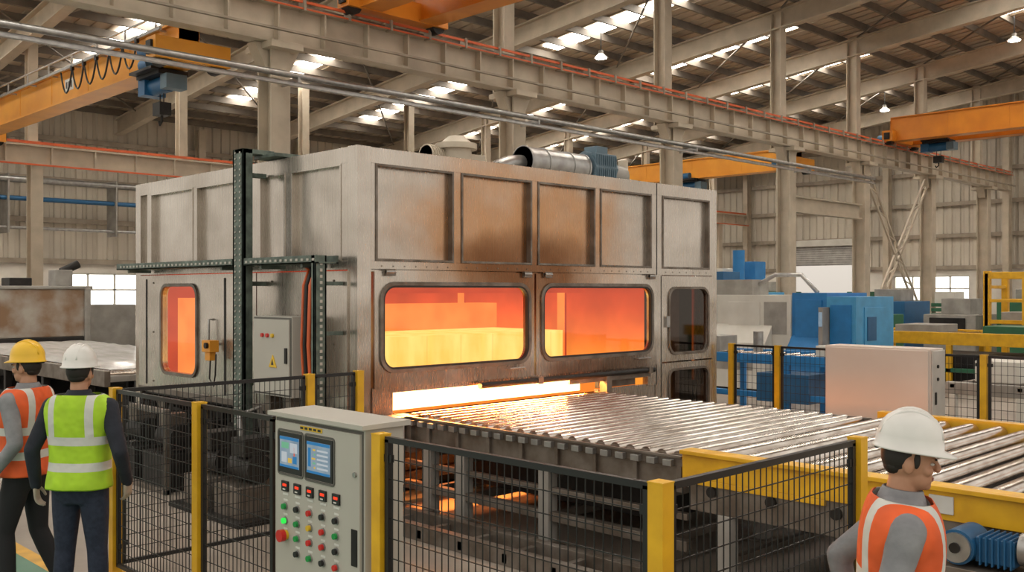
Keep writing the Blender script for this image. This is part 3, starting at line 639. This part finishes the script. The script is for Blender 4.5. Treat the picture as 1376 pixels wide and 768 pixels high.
b=B('control_cabinet'); cx=3.13; y0,y1=4.31,5.22
b.box(cx,cx+.26,y0,y1,.1,1.50,'cab'); b.box(cx+.02,cx+.24,y0+.02,y1-.02,0,.1,'black')
b.prism([(cx-.04,1.50),(cx+.29,1.50),(cx+.29,1.53),(cx-.04,1.525)],'y',y0-.03,y1+.03,'cab')
b.box(cx-.018,cx,y0+.025,y1-.025,.14,1.47,'cab'); b.box(cx-.003,cx+.002,y0+.012,y1-.012,.125,1.485,'cabd')
fx=cx-.018
def fy(f): return y1-(y1-y0)*f
for n_,(f0,f1) in enumerate(((.08,.35),(.40,.70))):
    b.box(fx-.008,fx,fy(f1),fy(f0),1.17,1.41,'black'); b.box(fx-.011,fx-.008,fy(f1)+.02,fy(f0)-.02,1.205,1.385,'screen'); b.ring_rr(lambda u,v,t:(fx-t,u,v),fy(f1)-.005,fy(f0)+.005,1.165,1.415,.01,.012,0,.006,'cabd',2)
    a0,a1=fy(f1)+.02,fy(f0)-.02; W_=a1-a0
    def g(u0,u1,v0,v1,k): b.box(fx-.0125,fx-.011,a0+W_*u0,a0+W_*u1,1.205+.18*v0,1.205+.18*v1,k)
    g(0,1,.9,1,'g0'); g(0,1,0,.08,'g0')
    if n_==0:
        g(.08,.45,.5,.82,'g1'); g(.52,.9,.62,.82,'g2'); g(.1,.3,.16,.4,'g0'); g(.36,.56,.16,.32,'g3'); g(.62,.9,.16,.5,'g1'); g(.2,.26,.4,.7,'g4')
    else:
        for i in range(5): g(.08,.55,.16+i*.14,.22+i*.14,'g1'); g(.62,.68+.05*(i%3),.16+i*.14,.22+i*.14,'g2' if i%2 else 'g3')
        g(.82,.94,.2,.8,'g0')
b.box(fx-.003,fx,fy(.58),fy(.33),1.44,1.465,'yb')
for i in range(5): b.box(fx-.0045,fx-.003,fy(.565)+i*.045,fy(.565)+i*.045+.03,1.446,1.459,'black')
for i in range(5):
    f=.12+i*.145; b.box(fx-.012,fx,fy(f+.075),fy(f),1.06,1.12,'black'); b.box(fx-.014,fx-.012,fy(f+.062),fy(f+.02),1.09,1.105,'redl'); b.box(fx-.014,fx-.012,fy(f+.05),fy(f+.02),1.068,1.076,'paper')
    b.box(fx-.003,fx,fy(f+.07),fy(f+.005),1.035,1.05,'paper')
def button(f,z,k,r=.017):
    y=fy(f); b.cyl((fx,y,z),(fx-.008,y,z),r*1.35,'galv',seg=16); b.cyl((fx-.008,y,z),(fx-.024,y,z),r,k,seg=16); b.box(fx-.002,fx,y-.022,y+.022,z+.03,z+.042,'paper')
rows=[(.97,['greenb','black','red','black','black']),(.885,['grn','greenb','yb','red','greenb']),(.80,['black','greenb','red','red','black']),(.71,['yb','black','greenb','black','red'])]
for z,ks in rows:
    for i,k in enumerate(ks):
        if z<.75 and i<1: continue
        button(.155+i*.145,z,k)
b.cyl((fx,fy(.16),.80),(fx-.02,fy(.16),.80),.03,'yb',seg=20); b.cyl((fx-.02,fy(.16),.80),(fx-.05,fy(.16),.80),.036,'red',seg=20)
b.box(fx-.004,fx,fy(.95),fy(.89),.75,.95,'blackm'); b.cyl((fx,fy(.93),1.25),(fx-.012,fy(.93),1.25),.014,'galv')
b.box(fx-.002,fx,fy(.8),fy(.3),.35,.45,'paper')
b.done(.005)

# ------------------------------------------------------------------ background machines
b=B('annealing_oven')
x0,x1,y0,y1=4.6,9.3,24,27.5
b.box(x0,x1,y0,y1,1.15,2.28,'brown'); b.box(x0-.05,x1+.05,y0-.04,y1,2.28,2.36,'greym')
for x in (x0,7.0,x1-.15): b.box(x,x+.15,y0-.05,y0,.0,2.3,'greym')
b.box(x0+.15,x1-.15,y0-.02,y0+.3,.97,1.15,'blackm'); b.box(x0,x1,y0,y1,.05,.85,'greym')
b.box(x1,x1+1.2,y0+.2,y0+1.2,.0,1.9,'greym'); b.box(x1-.7,x1-.3,y0+.3,y0+.8,2.36,2.75,'greym'); b.cyl((x1-.5,y0+.5,2.7),(x1-.1,y0+.5,2.9),.1,'blackm'); b.cyl((6,y0+1,2.36),(6,y0+1,2.6),.25,'greym'); b.box(7.6,8.1,y0+.4,y0+1,2.36,2.55,'blackm')
b.done(.02)
b=B('outfeed_table')
b.box(6.2,9.2,15.2,23.9,.82,.92,'greym'); b.box(6.1,6.2,15.2,23.9,.75,1.0,'framest'); b.box(9.2,9.3,15.2,23.9,.75,1.0,'framest')
for y in range(16,24,2):
    for x in (6.2,7.7,9.2): b.box(x-.06,x+.06,y-.06,y+.06,0,.82,'blackm')
b.box(6.2,9.2,15.3,23.8,.25,.33,'blackm')
y=15.3
while y<23.9: b.cyl((6.2,y,.93),(9.2,y,.93),.05,'roller',seg=10); y+=.25
b.done(.01,fix=False)
b=B('plastic_wrapped_sheets'); nx,ny=12,30; vs=[];fs=[]
for i in range(nx+1):
    for j in range(ny+1):
        ed=(i in(0,nx)) or (j in (0,ny)); vs.append((6.35+2.7*i/nx,15.6+8*j/ny,(.985 if ed else 1.07+.025*random.random())))
for i in range(nx):
    for j in range(ny): a=i*(ny+1)+j; fs.append((a,a+ny+1,a+ny+2,a+1))
b.add(vs,fs,'wrap',True); b.done(fix=False)
b=B('safety_fence')
for i in range(6): post(b,10.4+i*.9,21-.0*i,1.4)
panel(b,(10.4,21),(14.9,21),dx=.2,dz=.25); b.done(fix=False)
b=B('parts_rack')
for x in (11,12.2,13.4,14.6):
    for y in (23,24.2): b.box(x-.04,x+.04,y-.04,y+.04,0,2.0,'greenm')
for z in (.4,1.1,1.8):
    b.box(10.95,14.65,23,24.2,z,z+.05,'greenm')
    for i in range(6): h=.2+.25*random.random(); b.box(11.1+i*.58,11.5+i*.58,23.2,23.9,z+.05,z+.05+h,random.choice(['greym','blackm','yellow','blued','brown']))
b.done(.005)

b=B('cnc_machining_center')
x=19.0
b.box(x,x+1.9,10.75,13.6,.1,2.15,'white'); b.box(x-.02,x,11.5,12.3,.9,2.0,'white'); b.prism([(x-.3,.1),(x,.1),(x,1.5),(x-.3,1.1)],'y',11.2,13.5,'white')
b.box(x-.03,x,12.6,13.4,1.45,2.0,'paper'); b.box(x-.012,x,10.85,11.4,1.3,2.0,'greym'); b.box(x-.31,x-.3,11.5,13.2,.5,.95,'greym')
for i in range(6): b.box(x-.035,x-.02,12.65,13.35,1.5+i*.075,1.53+i*.075,'greym')
b.box(x+.05,x+1.9,9.95,10.75,.1,2.2,'blue'); b.box(x+.01,x+.05,10.05,10.65,1.2,2.05,'blue'); b.prism([(x-.2,.1),(x+.05,.1),(x+.05,1.3),(x-.2,1.0)],'y',9.95,10.75,'blue')
b.box(x+.05,x+1.8,9.3,9.95,.1,2.12,'bluel'); b.box(x+.01,x+.05,9.4,9.85,.7,1.95,'blue'); b.box(x-.25,x+.05,9.88,9.98,1.1,1.9,'greym'); b.box(x-.27,x-.25,9.89,9.97,1.5,1.8,'screen')
b.box(x+.4,x+1.4,9.28,9.3,.6,1.9,'bluel'); b.box(x+.5,x+.9,9.26,9.28,1.2,1.7,'blued')
b.box(x+.5,x+1.2,12,13,2.15,2.5,'greym'); b.box(x+.7,x+1.4,12.9,13.3,2.15,2.7,'blued')
b.box(x,x+1.9,9.3,13.6,0,.1,'blackm'); b.tube([(x+.8,12,2.4),(x+.8,11.6,2.6),(x+.9,11,2.6),(x+.9,10.6,2.2)],.05,'galv')
b.done(.03)
b=B('machine_tool'); x=24
b.box(x,x+2.5,15.2,18.2,.0,2.2,'bluel'); b.box(x-.05,x,15.4,16.6,.8,1.9,'white'); b.box(x-.05,x,16.8,18,.8,1.9,'white'); b.box(x+.4,x+1.6,16,17.4,2.2,2.9,'white'); b.box(x+1.0,x+1.6,15.3,15.8,2.2,3.1,'blue'); b.box(x+.2,x+.6,17.6,18.0,2.2,2.8,'blued'); b.cyl((x+.3,15.4,2.2),(x+.3,15.4,3.4),.17,'blue')
for i in range(5): b.box(x+.35,x+.4,16.05+i*.27,16.25+i*.27,2.3,2.8,'greym')
b.tube([(x+.5,18,2.8),(x+.5,17.9,3.2),(x+.6,17.2,3.2),(x+.6,16.8,2.9)],.05,'galv')
b.done(.03)
b=B('blue_transfer_conveyor')
for y0,y1,xx in ((7.0,12.2,15.3),):
    b.box(xx,xx+.1,y0,y1,.95,1.12,'blue'); b.box(xx+1.3,xx+1.4,y0,y1,.95,1.12,'blue'); b.box(xx,xx+.1,y0,y1,.35,.45,'blue')
    y=y0+.1
    while y<y1: b.cyl((xx+.1,y,1.05),(xx+1.3,y,1.05),.05,'roller',seg=10); y+=.3
    for y in (y0,y0+1.7,y0+3.4,y1-.1):
        for q in (xx,xx+1.3): b.box(q,q+.1,y,y+.1,0,.95,'blue')
    b.box(xx-.05,xx+.6,8.3,9.3,.3,.8,'blued'); b.box(xx+.3,xx+.9,10.3,11,1.12,1.4,'greym'); b.cyl((xx+.5,9.6,1.12),(xx+.5,9.6,1.5),.09,'galv'); b.box(xx+.2,xx+1.0,7.6,8.3,1.12,1.3,'white')
b.done(.01)
# low grey frame machine behind the right fence
b=B('chain_transfer_unit'); xx=14.2
for q in (xx,xx+1.2): b.box(q,q+.12,1.2,5.6,.78,.95,'greym'); b.box(q,q+.1,1.2,5.6,.2,.3,'greym')
for y in (1.3,2.4,3.5,4.6,5.5):
    for q in (xx,xx+1.2): b.box(q,q+.1,y-.05,y+.05,0,.78,'white')
    b.box(xx,xx+1.3,y-.04,y+.04,.86,.93,'framest')
b.box(xx+.2,xx+1.1,2.0,3.1,.3,.75,'greenm'); b.cyl((xx+.6,3.9,.55),(xx+.6,4.5,.55),.2,'blued'); b.box(xx+.3,xx+.9,4.7,5.3,.95,1.25,'white')
b.done(.01)
b=B('roller_conveyor'); xx=22.5
b.box(xx,xx+.12,0,11.2,1.02,1.3,'yellow'); b.box(xx+2,xx+2.12,0,11.2,1.02,1.3,'yellow')
y=.1
while y<11.2: b.cyl((xx+.1,y,1.2),(xx+2,y,1.2),.07,'roller',seg=10); y+=.35
for y in (.2,2.2,4.4,6.6,8.8,11):
    for q in (xx,xx+2): b.box(q,q+.12,y-.06,y+.06,0,1.02,'yellow' if y>4 else 'greenm')
b.box(xx,xx+.1,0,11.2,.4,.5,'greenm'); b.box(xx+.2,xx+1.8,1,10,.1,.8,'blackm')
for i in range(5): b.box(xx+.4,xx+1.6,1.2+i*2,2.2+i*2,1.27,1.45,['greym','blued','greym','greenm','greym'][i])
b.done(.01,fix=False)
b=B('stacking_gantry')
for x in (26.3,27.6):
    for y in (6.6,9.3): b.box(x-.08,x+.08,y-.08,y+.08,0,2.75,'yellow')
    b.box(x-.07,x+.07,6.6,9.3,2.55,2.72,'yellow'); b.box(x-.05,x+.05,6.6,9.3,1.95,2.03,'yellow'); b.box(x-.05,x+.05,6.6,9.3,1.4,1.5,'yellow')
for y in (6.6,7.5,8.4,9.3): b.box(26.3,27.6,y-.04,y+.04,2.3,2.38,'yellow'); b.box(26.22,26.28,y-.05,y+.05,1.1,2.7,'yellow')
b.beam((26.3,7.5,1.5),(26.3,8.4,2.3),.05,.05,'yellow'); b.box(26.4,27.5,6.9,9,1.2,1.7,'greym'); b.done(.01)
b=B('coil_rack')
for i in range(6):
    y=11.6+i*.55; b.box(25.2,26.6,y,y+.45,.2,1.6+.25*(i%2),'greenm'); b.cyl((25.15,y+.22,1.3),(25.2,y+.22,1.3),.18,'blackm')
b.box(25.1,26.7,11.5,14.9,0,.2,'blackm'); b.done(.02)
b=B('storage_shelving')
for i in range(5):
    x=30+i*2.2; b.box(x,x+1.8,20,21,0,1.2+.5*(i%3),random.choice(['greym','greenm','bluel','blackm','brown'])); b.box(x+.3,x+1.2,20.2,20.8,1.2+.5*(i%3),1.6+.5*(i%3),'greym')
b.done(.02)
b=B('press_machine')
for i in range(6):
    y=2.5+i*2.2; b.box(31,33,y,y+1.6,0,1.5+.4*(i%2),['greym','white','greenm','greenm','greym','blued'][i]); b.box(31.4,32.4,y+.3,y+1.2,1.5+.4*(i%2),2.0+.3*(i%2),'greym'); b.box(30.95,31,y+.3,y+1.4,.8,1.4,'blackm')
b.done(.02)
b=B('pallet_stacks')
for i in range(9):
    x=36+(i%3)*1.9; y=9+i*1.25; h=.8+.5*((i*7)%3); 
    for k in range(int(h/.2)): b.box(x,x+1.2,y,y+1,k*.2,k*.2+.14,['brown','greenm','white','bluel'][i%4])
    b.box(x+.1,x+1.1,y+.1,y+.9,int(h/.2)*.2-.06,int(h/.2)*.2+.4,['greym','greenm','white','blued'][(i+1)%4])
b.done(.01)

# ------------------------------------------------------------------ people
def vestmat(name,base):
    m=bpy.data.materials.new(name); m.use_nodes=True; nt=m.node_tree; bs=nt.nodes['Principled BSDF']; N=nt.nodes; L=nt.links
    tc=N.new('ShaderNodeTexCoord'); s=N.new('ShaderNodeSeparateXYZ'); L.new(tc.outputs['Object'],s.inputs[0])
    def ma(op,a,b_,c=None):
        q=N.new('ShaderNodeMath'); q.operation=op
        for i,k in enumerate((a,b_,c)):
            if k is None: continue
            if isinstance(k,(int,float)): q.inputs[i].default_value=k
            else: L.new(k,q.inputs[i])
        return q.outputs[0]
    z=s.outputs[2]; ax=ma('ABSOLUTE',s.outputs[0],0)
    h=ma('MAXIMUM',ma('COMPARE',z,1.05,.028),ma('COMPARE',z,1.22,.028))
    v=ma('MULTIPLY',ma('COMPARE',ax,.13,.025),ma('GREATER_THAN',z,1.22)); msk=ma('MAXIMUM',h,v)
    n=N.new('ShaderNodeTexNoise'); n.inputs['Scale'].default_value=7; L.new(tc.outputs['Object'],n.inputs['Vector'])
    r=N.new('ShaderNodeValToRGB'); r.color_ramp.elements[0].position=.3; r.color_ramp.elements[1].position=.7
    r.color_ramp.elements[0].color=(*[c*.7 for c in base],1); r.color_ramp.elements[1].color=(*base,1); L.new(n.outputs['Fac'],r.inputs[0])
    mx=N.new('ShaderNodeMix'); mx.data_type='RGBA'; L.new(msk,mx.inputs[0]); L.new(r.outputs[0],mx.inputs[6]); mx.inputs[7].default_value=(.58,.58,.54,1)
    L.new(mx.outputs[2],bs.inputs['Base Color']); bs.inputs['Roughness'].default_value=.7
    bp=N.new('ShaderNodeBump'); bp.inputs['Strength'].default_value=.7; bp.inputs['Distance'].default_value=.035; L.new(n.outputs['Fac'],bp.inputs['Height']); L.new(bp.outputs[0],bs.inputs['Normal'])
    return m
M['vg']=vestmat('vest_lime',(.45,.72,.025)); M['vo']=vestmat('vest_orange',(.90,.13,.025))
def remesh(b,vox,sm):
    src=b.mesh(); ob=bpy.data.objects.new('tmp',src); bpy.context.scene.collection.objects.link(ob)
    r=ob.modifiers.new('r','REMESH'); r.mode='VOXEL'; r.voxel_size=vox; r.use_smooth_shade=True
    s=ob.modifiers.new('s','SMOOTH'); s.factor=.5; s.iterations=sm
    dg=bpy.context.evaluated_depsgraph_get(); me=bpy.data.meshes.new_from_object(ob.evaluated_get(dg),depsgraph=dg)
    bvh=BVHTree.FromPolygons([v.co for v in src.vertices],[tuple(p.vertices) for p in src.polygons])
    mi=[p.material_index for p in src.polygons]
    me.materials.clear()
    for m in b.mats: me.materials.append(m)
    for p in me.polygons:
        h=bvh.find_nearest(p.center); p.material_index=mi[h[2]] if h[2] is not None else 0; p.use_smooth=True
    bpy.data.objects.remove(ob); me.name=b.name
    return me
def chain(b,pts,k,seg=16):
    for (p,r),(q,t) in zip(pts,pts[1:]): b.cyl(p,q,r,k,r1=t,seg=seg)
    for p,r in pts: b.ell(p,(r,r,r),k,seg=seg,rg=10)
def tors(off,zs=None):
    T=[(.80,.125,.10,0),(.88,.172,.122,-.005),(.93,.176,.124,-.008),(.98,.178,.125,-.01),(1.06,.165,.114,0),(1.16,.168,.116,.005),(1.26,.185,.127,.008),(1.36,.202,.128,.003),(1.43,.208,.118,-.002),(1.475,.182,.10,-.008),(1.508,.118,.082,-.012),(1.53,.07,.065,-.014)]
    out=[]
    for z,w,d,yo in T:
        if zs and not(zs[0]<=z<=zs[1]): continue
        ring=[]
        for j in range(32):
            a=2*math.pi*j/32; c,s=math.cos(a),math.sin(a); e=.8
            ring.append(V(((w+off)*math.copysign(abs(c)**e,c),(d+off)*math.copysign(abs(s)**e,s)+yo,z)))
        out.append(ring)
    return out
def worker(loc,rot,legs,arms,pants,shirt,vest,hat,handk='skin',scale=1.,lean=0.,headyaw=0.):
    root=bpy.data.objects.new('construction_worker',None); bpy.context.scene.collection.objects.link(root)
    root.location=loc; root.rotation_euler=(lean,0,rot); root.scale=(scale,)*3
    def link(me,name):
        ob=bpy.data.objects.new(name,me); bpy.context.scene.collection.objects.link(ob); ob.parent=root; return ob
    b=B('body')
    b.loft(tors(0,(1.04,2)),shirt); b.loft(tors(.004,(0,1.07)),pants)
    for s,(kn,an,ty) in zip((-1,1),legs):
        hip=V((s*.092,0,.90)); kn=V(kn);an=V(an)
        chain(b,[(hip,.098),(hip.lerp(kn,.4),.09),(kn,.066),(kn.lerp(an,.3),.066),(kn.lerp(an,.75),.055),(an,.056)],pants)
        d=V(ty)
        b.ell(an+V((0,-.01,-.045)),(.042,.055,.045),'boot'); b.ell(an+V(d)*.06+V((0,0,-.058)),(.046,.07,.032),'boot'); b.ell(an+V(d)*.14+V((0,0,-.062)),(.048,.075,.028),'boot')
    for s,(el,wr,fd,pn) in zip((-1,1),arms):
        sh=V((s*.195,0,1.43)); el=V(el);wr=V(wr)
        chain(b,[(sh+V((-s*.06,0,.01)),.062),(sh,.068),(sh.lerp(el,.45),.058),(el,.051),(el.lerp(wr,.4),.047),(wr,.038)],shirt)
    link(remesh(b,.012,5),'body')
    b=B('hands')
    for s,(el,wr,fd,pn) in zip((-1,1),arms):
        el=V(el);wr=V(wr);f=V(fd).normalized();n=V(pn); n=(n-f*n.dot(f)).normalized(); side=f.cross(n).normalized()
        if side.dot(V((0,1,0)))<0: side=-side
        rings=[]
        for t,w,th in ((-.03,.026,.022),(0,.028,.02),(.03,.038,.017),(.065,.042,.015),(.09,.04,.013)):
            c=wr+f*t; rings.append([c+side*(w*math.cos(2*math.pi*j/16))+n*(th*math.sin(2*math.pi*j/16)) for j in range(16)])
        b.loft(rings,handk)
        for i,(o,l) in enumerate(((.030,.070),(.010,.078),(-.011,.072),(-.031,.056))):
            p=wr+f*.08+side*o; p1=p+f*l*.45+n*l*.12; p2=p1+(f*.8+n*.6)*l*.33; p3=p2+(f*.5+n*.87)*l*.25
            chain(b,[(p,.0098),(p1,.0092),(p2,.0085),(p3,.0075)],handk,10)
        p=wr+f*.02+side*.028; p1=p+(f*.6+side*.7+n*.3)*.04; p2=p1+(f*.85+side*.25+n*.4)*.032; p3=p2+(f*.9+n*.4)*.022
        chain(b,[(p,.014),(p1,.0115),(p2,.0105),(p3,.009)],handk,10)
    link(remesh(b,.0045,2),'hands')
    b=B('head')
    b.ell((0,-.008,1.672),(.074,.092,.103),'skin'); b.ell((0,.022,1.60),(.055,.064,.056),'skin'); b.ell((0,.064,1.572),(.022,.02,.018),'skin')
    b.cyl((0,-.02,1.46),(0,-.012,1.62),.060,'skin',r1=.053,seg=20)
    b.ell((0,.080,1.675),(.048,.012,.010),'skin'); b.cyl((0,.086,1.672),(0,.104,1.637),.008,'skin',r1=.012); b.ell((0,.098,1.634),(.016,.013,.010),'skin')
    for s in (-1,1):
        b.ell((s*.038,.060,1.632),(.022,.022,.02),'skin'); b.ell((s*.075,-.008,1.645),(.010,.019,.031),'skin')
    me=remesh(b,.005,4); hd=link(me,'head')
    b=B('face_details')
    for s in (-1,1):
        b.ell((s*.030,.074,1.658),(.0125,.010,.0065),'eye',12,8); b.ell((s*.030,.0825,1.658),(.005,.003,.005),'iris',10,6)
        b.ell((s*.033,.085,1.677),(.017,.006,.004),'hair',12,6)
    lip=bpy.data.materials.get('lips') or mat('lips',(.36,.14,.1),.5)
    b.ell((0,.083,1.602),(.021,.008,.0045),lip,12,6); b.ell((0,.082,1.595),(.018,.008,.0055),lip,12,6)
    fd_=b.done(parent=root)
    b=B('hair'); b.ell((0,-.026,1.675),(.077,.079,.085),'hair'); b.ell((0,-.045,1.635),(.062,.048,.042),'hair')
    for s in (-1,1): b.ell((s*.071,.018,1.668),(.008,.012,.03),'hair')
    hr=b.done(parent=root)
    b=B('hard_hat'); rings=[]; n=40
    for z,rx,ry,pk in ((1.700,.102,.120,0),(1.698,.116,.133,.035),(1.704,.116,.133,.035),(1.710,.105,.123,0),(1.75,.102,.119,0),(1.79,.091,.108,0),(1.82,.072,.086,0),(1.842,.042,.051,0),(1.849,.012,.014,0)):
        ring=[]
        for j in range(n):
            a=2*math.pi*j/n; c,s=math.cos(a),math.sin(a); yy=ry*s+(pk*max(0,s)**2)
            ring.append(V((rx*c,yy-.008,z-(.012*max(0,s)**2 if pk else 0))))
        rings.append(ring)
    b.loft(rings,hat,caps=True)
    for xo in (-.035,0,.035): b.tube([(xo,.108*math.cos(t)-.008,1.724+.127*math.sin(t)*(1-abs(xo)*1.7)) for t in [math.pi*i/14 for i in range(1,14)]],.008,hat)
    b.ell((0,-.12,1.695),(.03,.012,.01),'black',12,6)
    hh=b.done(parent=root)
    for o in (hd,fd_,hr,hh): o.rotation_euler=(0,0,headyaw)
    b=B('safety_vest'); rg=tors(.028,(.97,1.52)); bt=[V((p.x*1.05,p.y*1.08,.90)) for p in rg[0]]
    rg=[bt]+rg
    for r_ in rg[-2:]:
        for p in r_: p.z+=.015
    for i,r_ in enumerate(rg):
        for j,p in enumerate(r_): p.x*=1+.02*math.sin(j*2.3+i); p.y*=1+.03*math.sin(j*1.7+i*1.3)
    b.loft(rg,vest,caps=False)
    ob=b.done(parent=root); sd=ob.modifiers.new('s','SOLIDIFY'); sd.thickness=.008; ss=ob.modifiers.new('sub','SUBSURF'); ss.levels=1; ss.render_levels=1
    b=B('shirt_collar'); rings=[[V((r*math.cos(2*math.pi*j/24),r*1.02*math.sin(2*math.pi*j/24)-.014,z)) for j in range(24)] for z,r in ((1.49,.09),(1.52,.078),(1.552,.066),(1.547,.072),(1.50,.09))]
    b.loft(rings,shirt,caps=False); b.done(parent=root)
    return root
stand=[((-.11,.01,.49),(-.13,-.02,.09),(-.15,1,0)),((.11,.015,.49),(.14,0,.09),(.15,1,0))]
worker((2.56,6.78,0),math.radians(-50),stand,
   [((-.31,-.05,1.15),(-.33,.03,.90),(0,.15,-1),(.9,.2,0)),((.31,-.07,1.15),(.29,.07,.93),(-.1,.3,-1),(-.9,.2,0))],'jeans','dkshirt','vg','hatw','glove',scale=1.02)
worker((2.47,7.56,0),math.radians(38),
   [((-.10,.10,.50),(-.11,.06,.09),(-.1,1,0)),((.11,-.02,.48),(.12,-.2,.1),(.1,1,0))],
   [((-.27,-.10,1.15),(-.27,.08,.93),(0,.3,-1),(.9,0,0)),((.27,.02,1.14),(.24,.22,1.02),(-.1,.8,-.4),(-.9,0,-.3))],'blkpant','gshirt','vo','haty','glove',scale=1.02)
worker((3.50,1.69,0),math.radians(-152),
   [((-.10,.2,.52),(-.1,.12,.10),(-.05,1,0)),((.10,-.05,.48),(.1,-.3,.13),(.05,1,0))],
   [((-.27,-.20,1.19),(-.28,-.12,.93),(0,.2,-1),(.9,0,0)),((.28,-.05,1.17),(.28,.16,.98),(0,.6,-1),(-.9,0,0))],'blkpant','gshirt','vo','hatw','skin',scale=.985,lean=math.radians(-6))

# ------------------------------------------------------------------ lights & world
w=bpy.data.worlds.new('World'); bpy.context.scene.world=w; w.use_nodes=True
nt=w.node_tree; bg=nt.nodes['Background']
tc=nt.nodes.new('ShaderNodeTexCoord'); sp=nt.nodes.new('ShaderNodeSeparateXYZ'); nt.links.new(tc.outputs['Generated'],sp.inputs[0])
rp=nt.nodes.new('ShaderNodeValToRGB'); rp.color_ramp.elements[0].position=0; rp.color_ramp.elements[0].color=(.62,.56,.49,1); rp.color_ramp.elements[1].position=.55; rp.color_ramp.elements[1].color=(1.0,.94,.85,1)
q=rp.color_ramp.elements.new(.12); q.color=(.80,.74,.66,1)
nt.links.new(sp.outputs[2],rp.inputs[0]); nt.links.new(rp.outputs[0],bg.inputs[0]); bg.inputs[1].default_value=1.2
def area(name,loc,tgt,sx,sy,e,col):
    l=bpy.data.lights.new(name,'AREA'); l.shape='RECTANGLE'; l.size=sx; l.size_y=sy; l.energy=e; l.color=col
    o=bpy.data.objects.new(name,l); bpy.context.scene.collection.objects.link(o); o.location=loc
    o.rotation_euler=(V(tgt)-V(loc)).to_track_quat('-Z','Y').to_euler(); return o
area('furnace_mouth_glow',(7.8,8.1,1.18),(7.8,7.0,.85),3.0,.05,300,(1,.30,.06))
area('under_furnace_glow',(7.8,7.9,.6),(7.6,6.2,.0),2.6,.2,12,(1,.26,.07))
cam=bpy.data.cameras.new('camera'); co=bpy.data.objects.new('camera',cam); bpy.context.scene.collection.objects.link(co)
co.location=(0,0,2.25); co.rotation_euler=(math.radians(90),0,math.radians(-44.55)); cam.sensor_width=36; cam.lens=34.3; cam.shift_y=.0044; cam.clip_end=300
bpy.context.scene.camera=co
vs_=bpy.context.scene.view_settings; vs_.view_transform='Standard'; vs_.look='None'; vs_.exposure=0
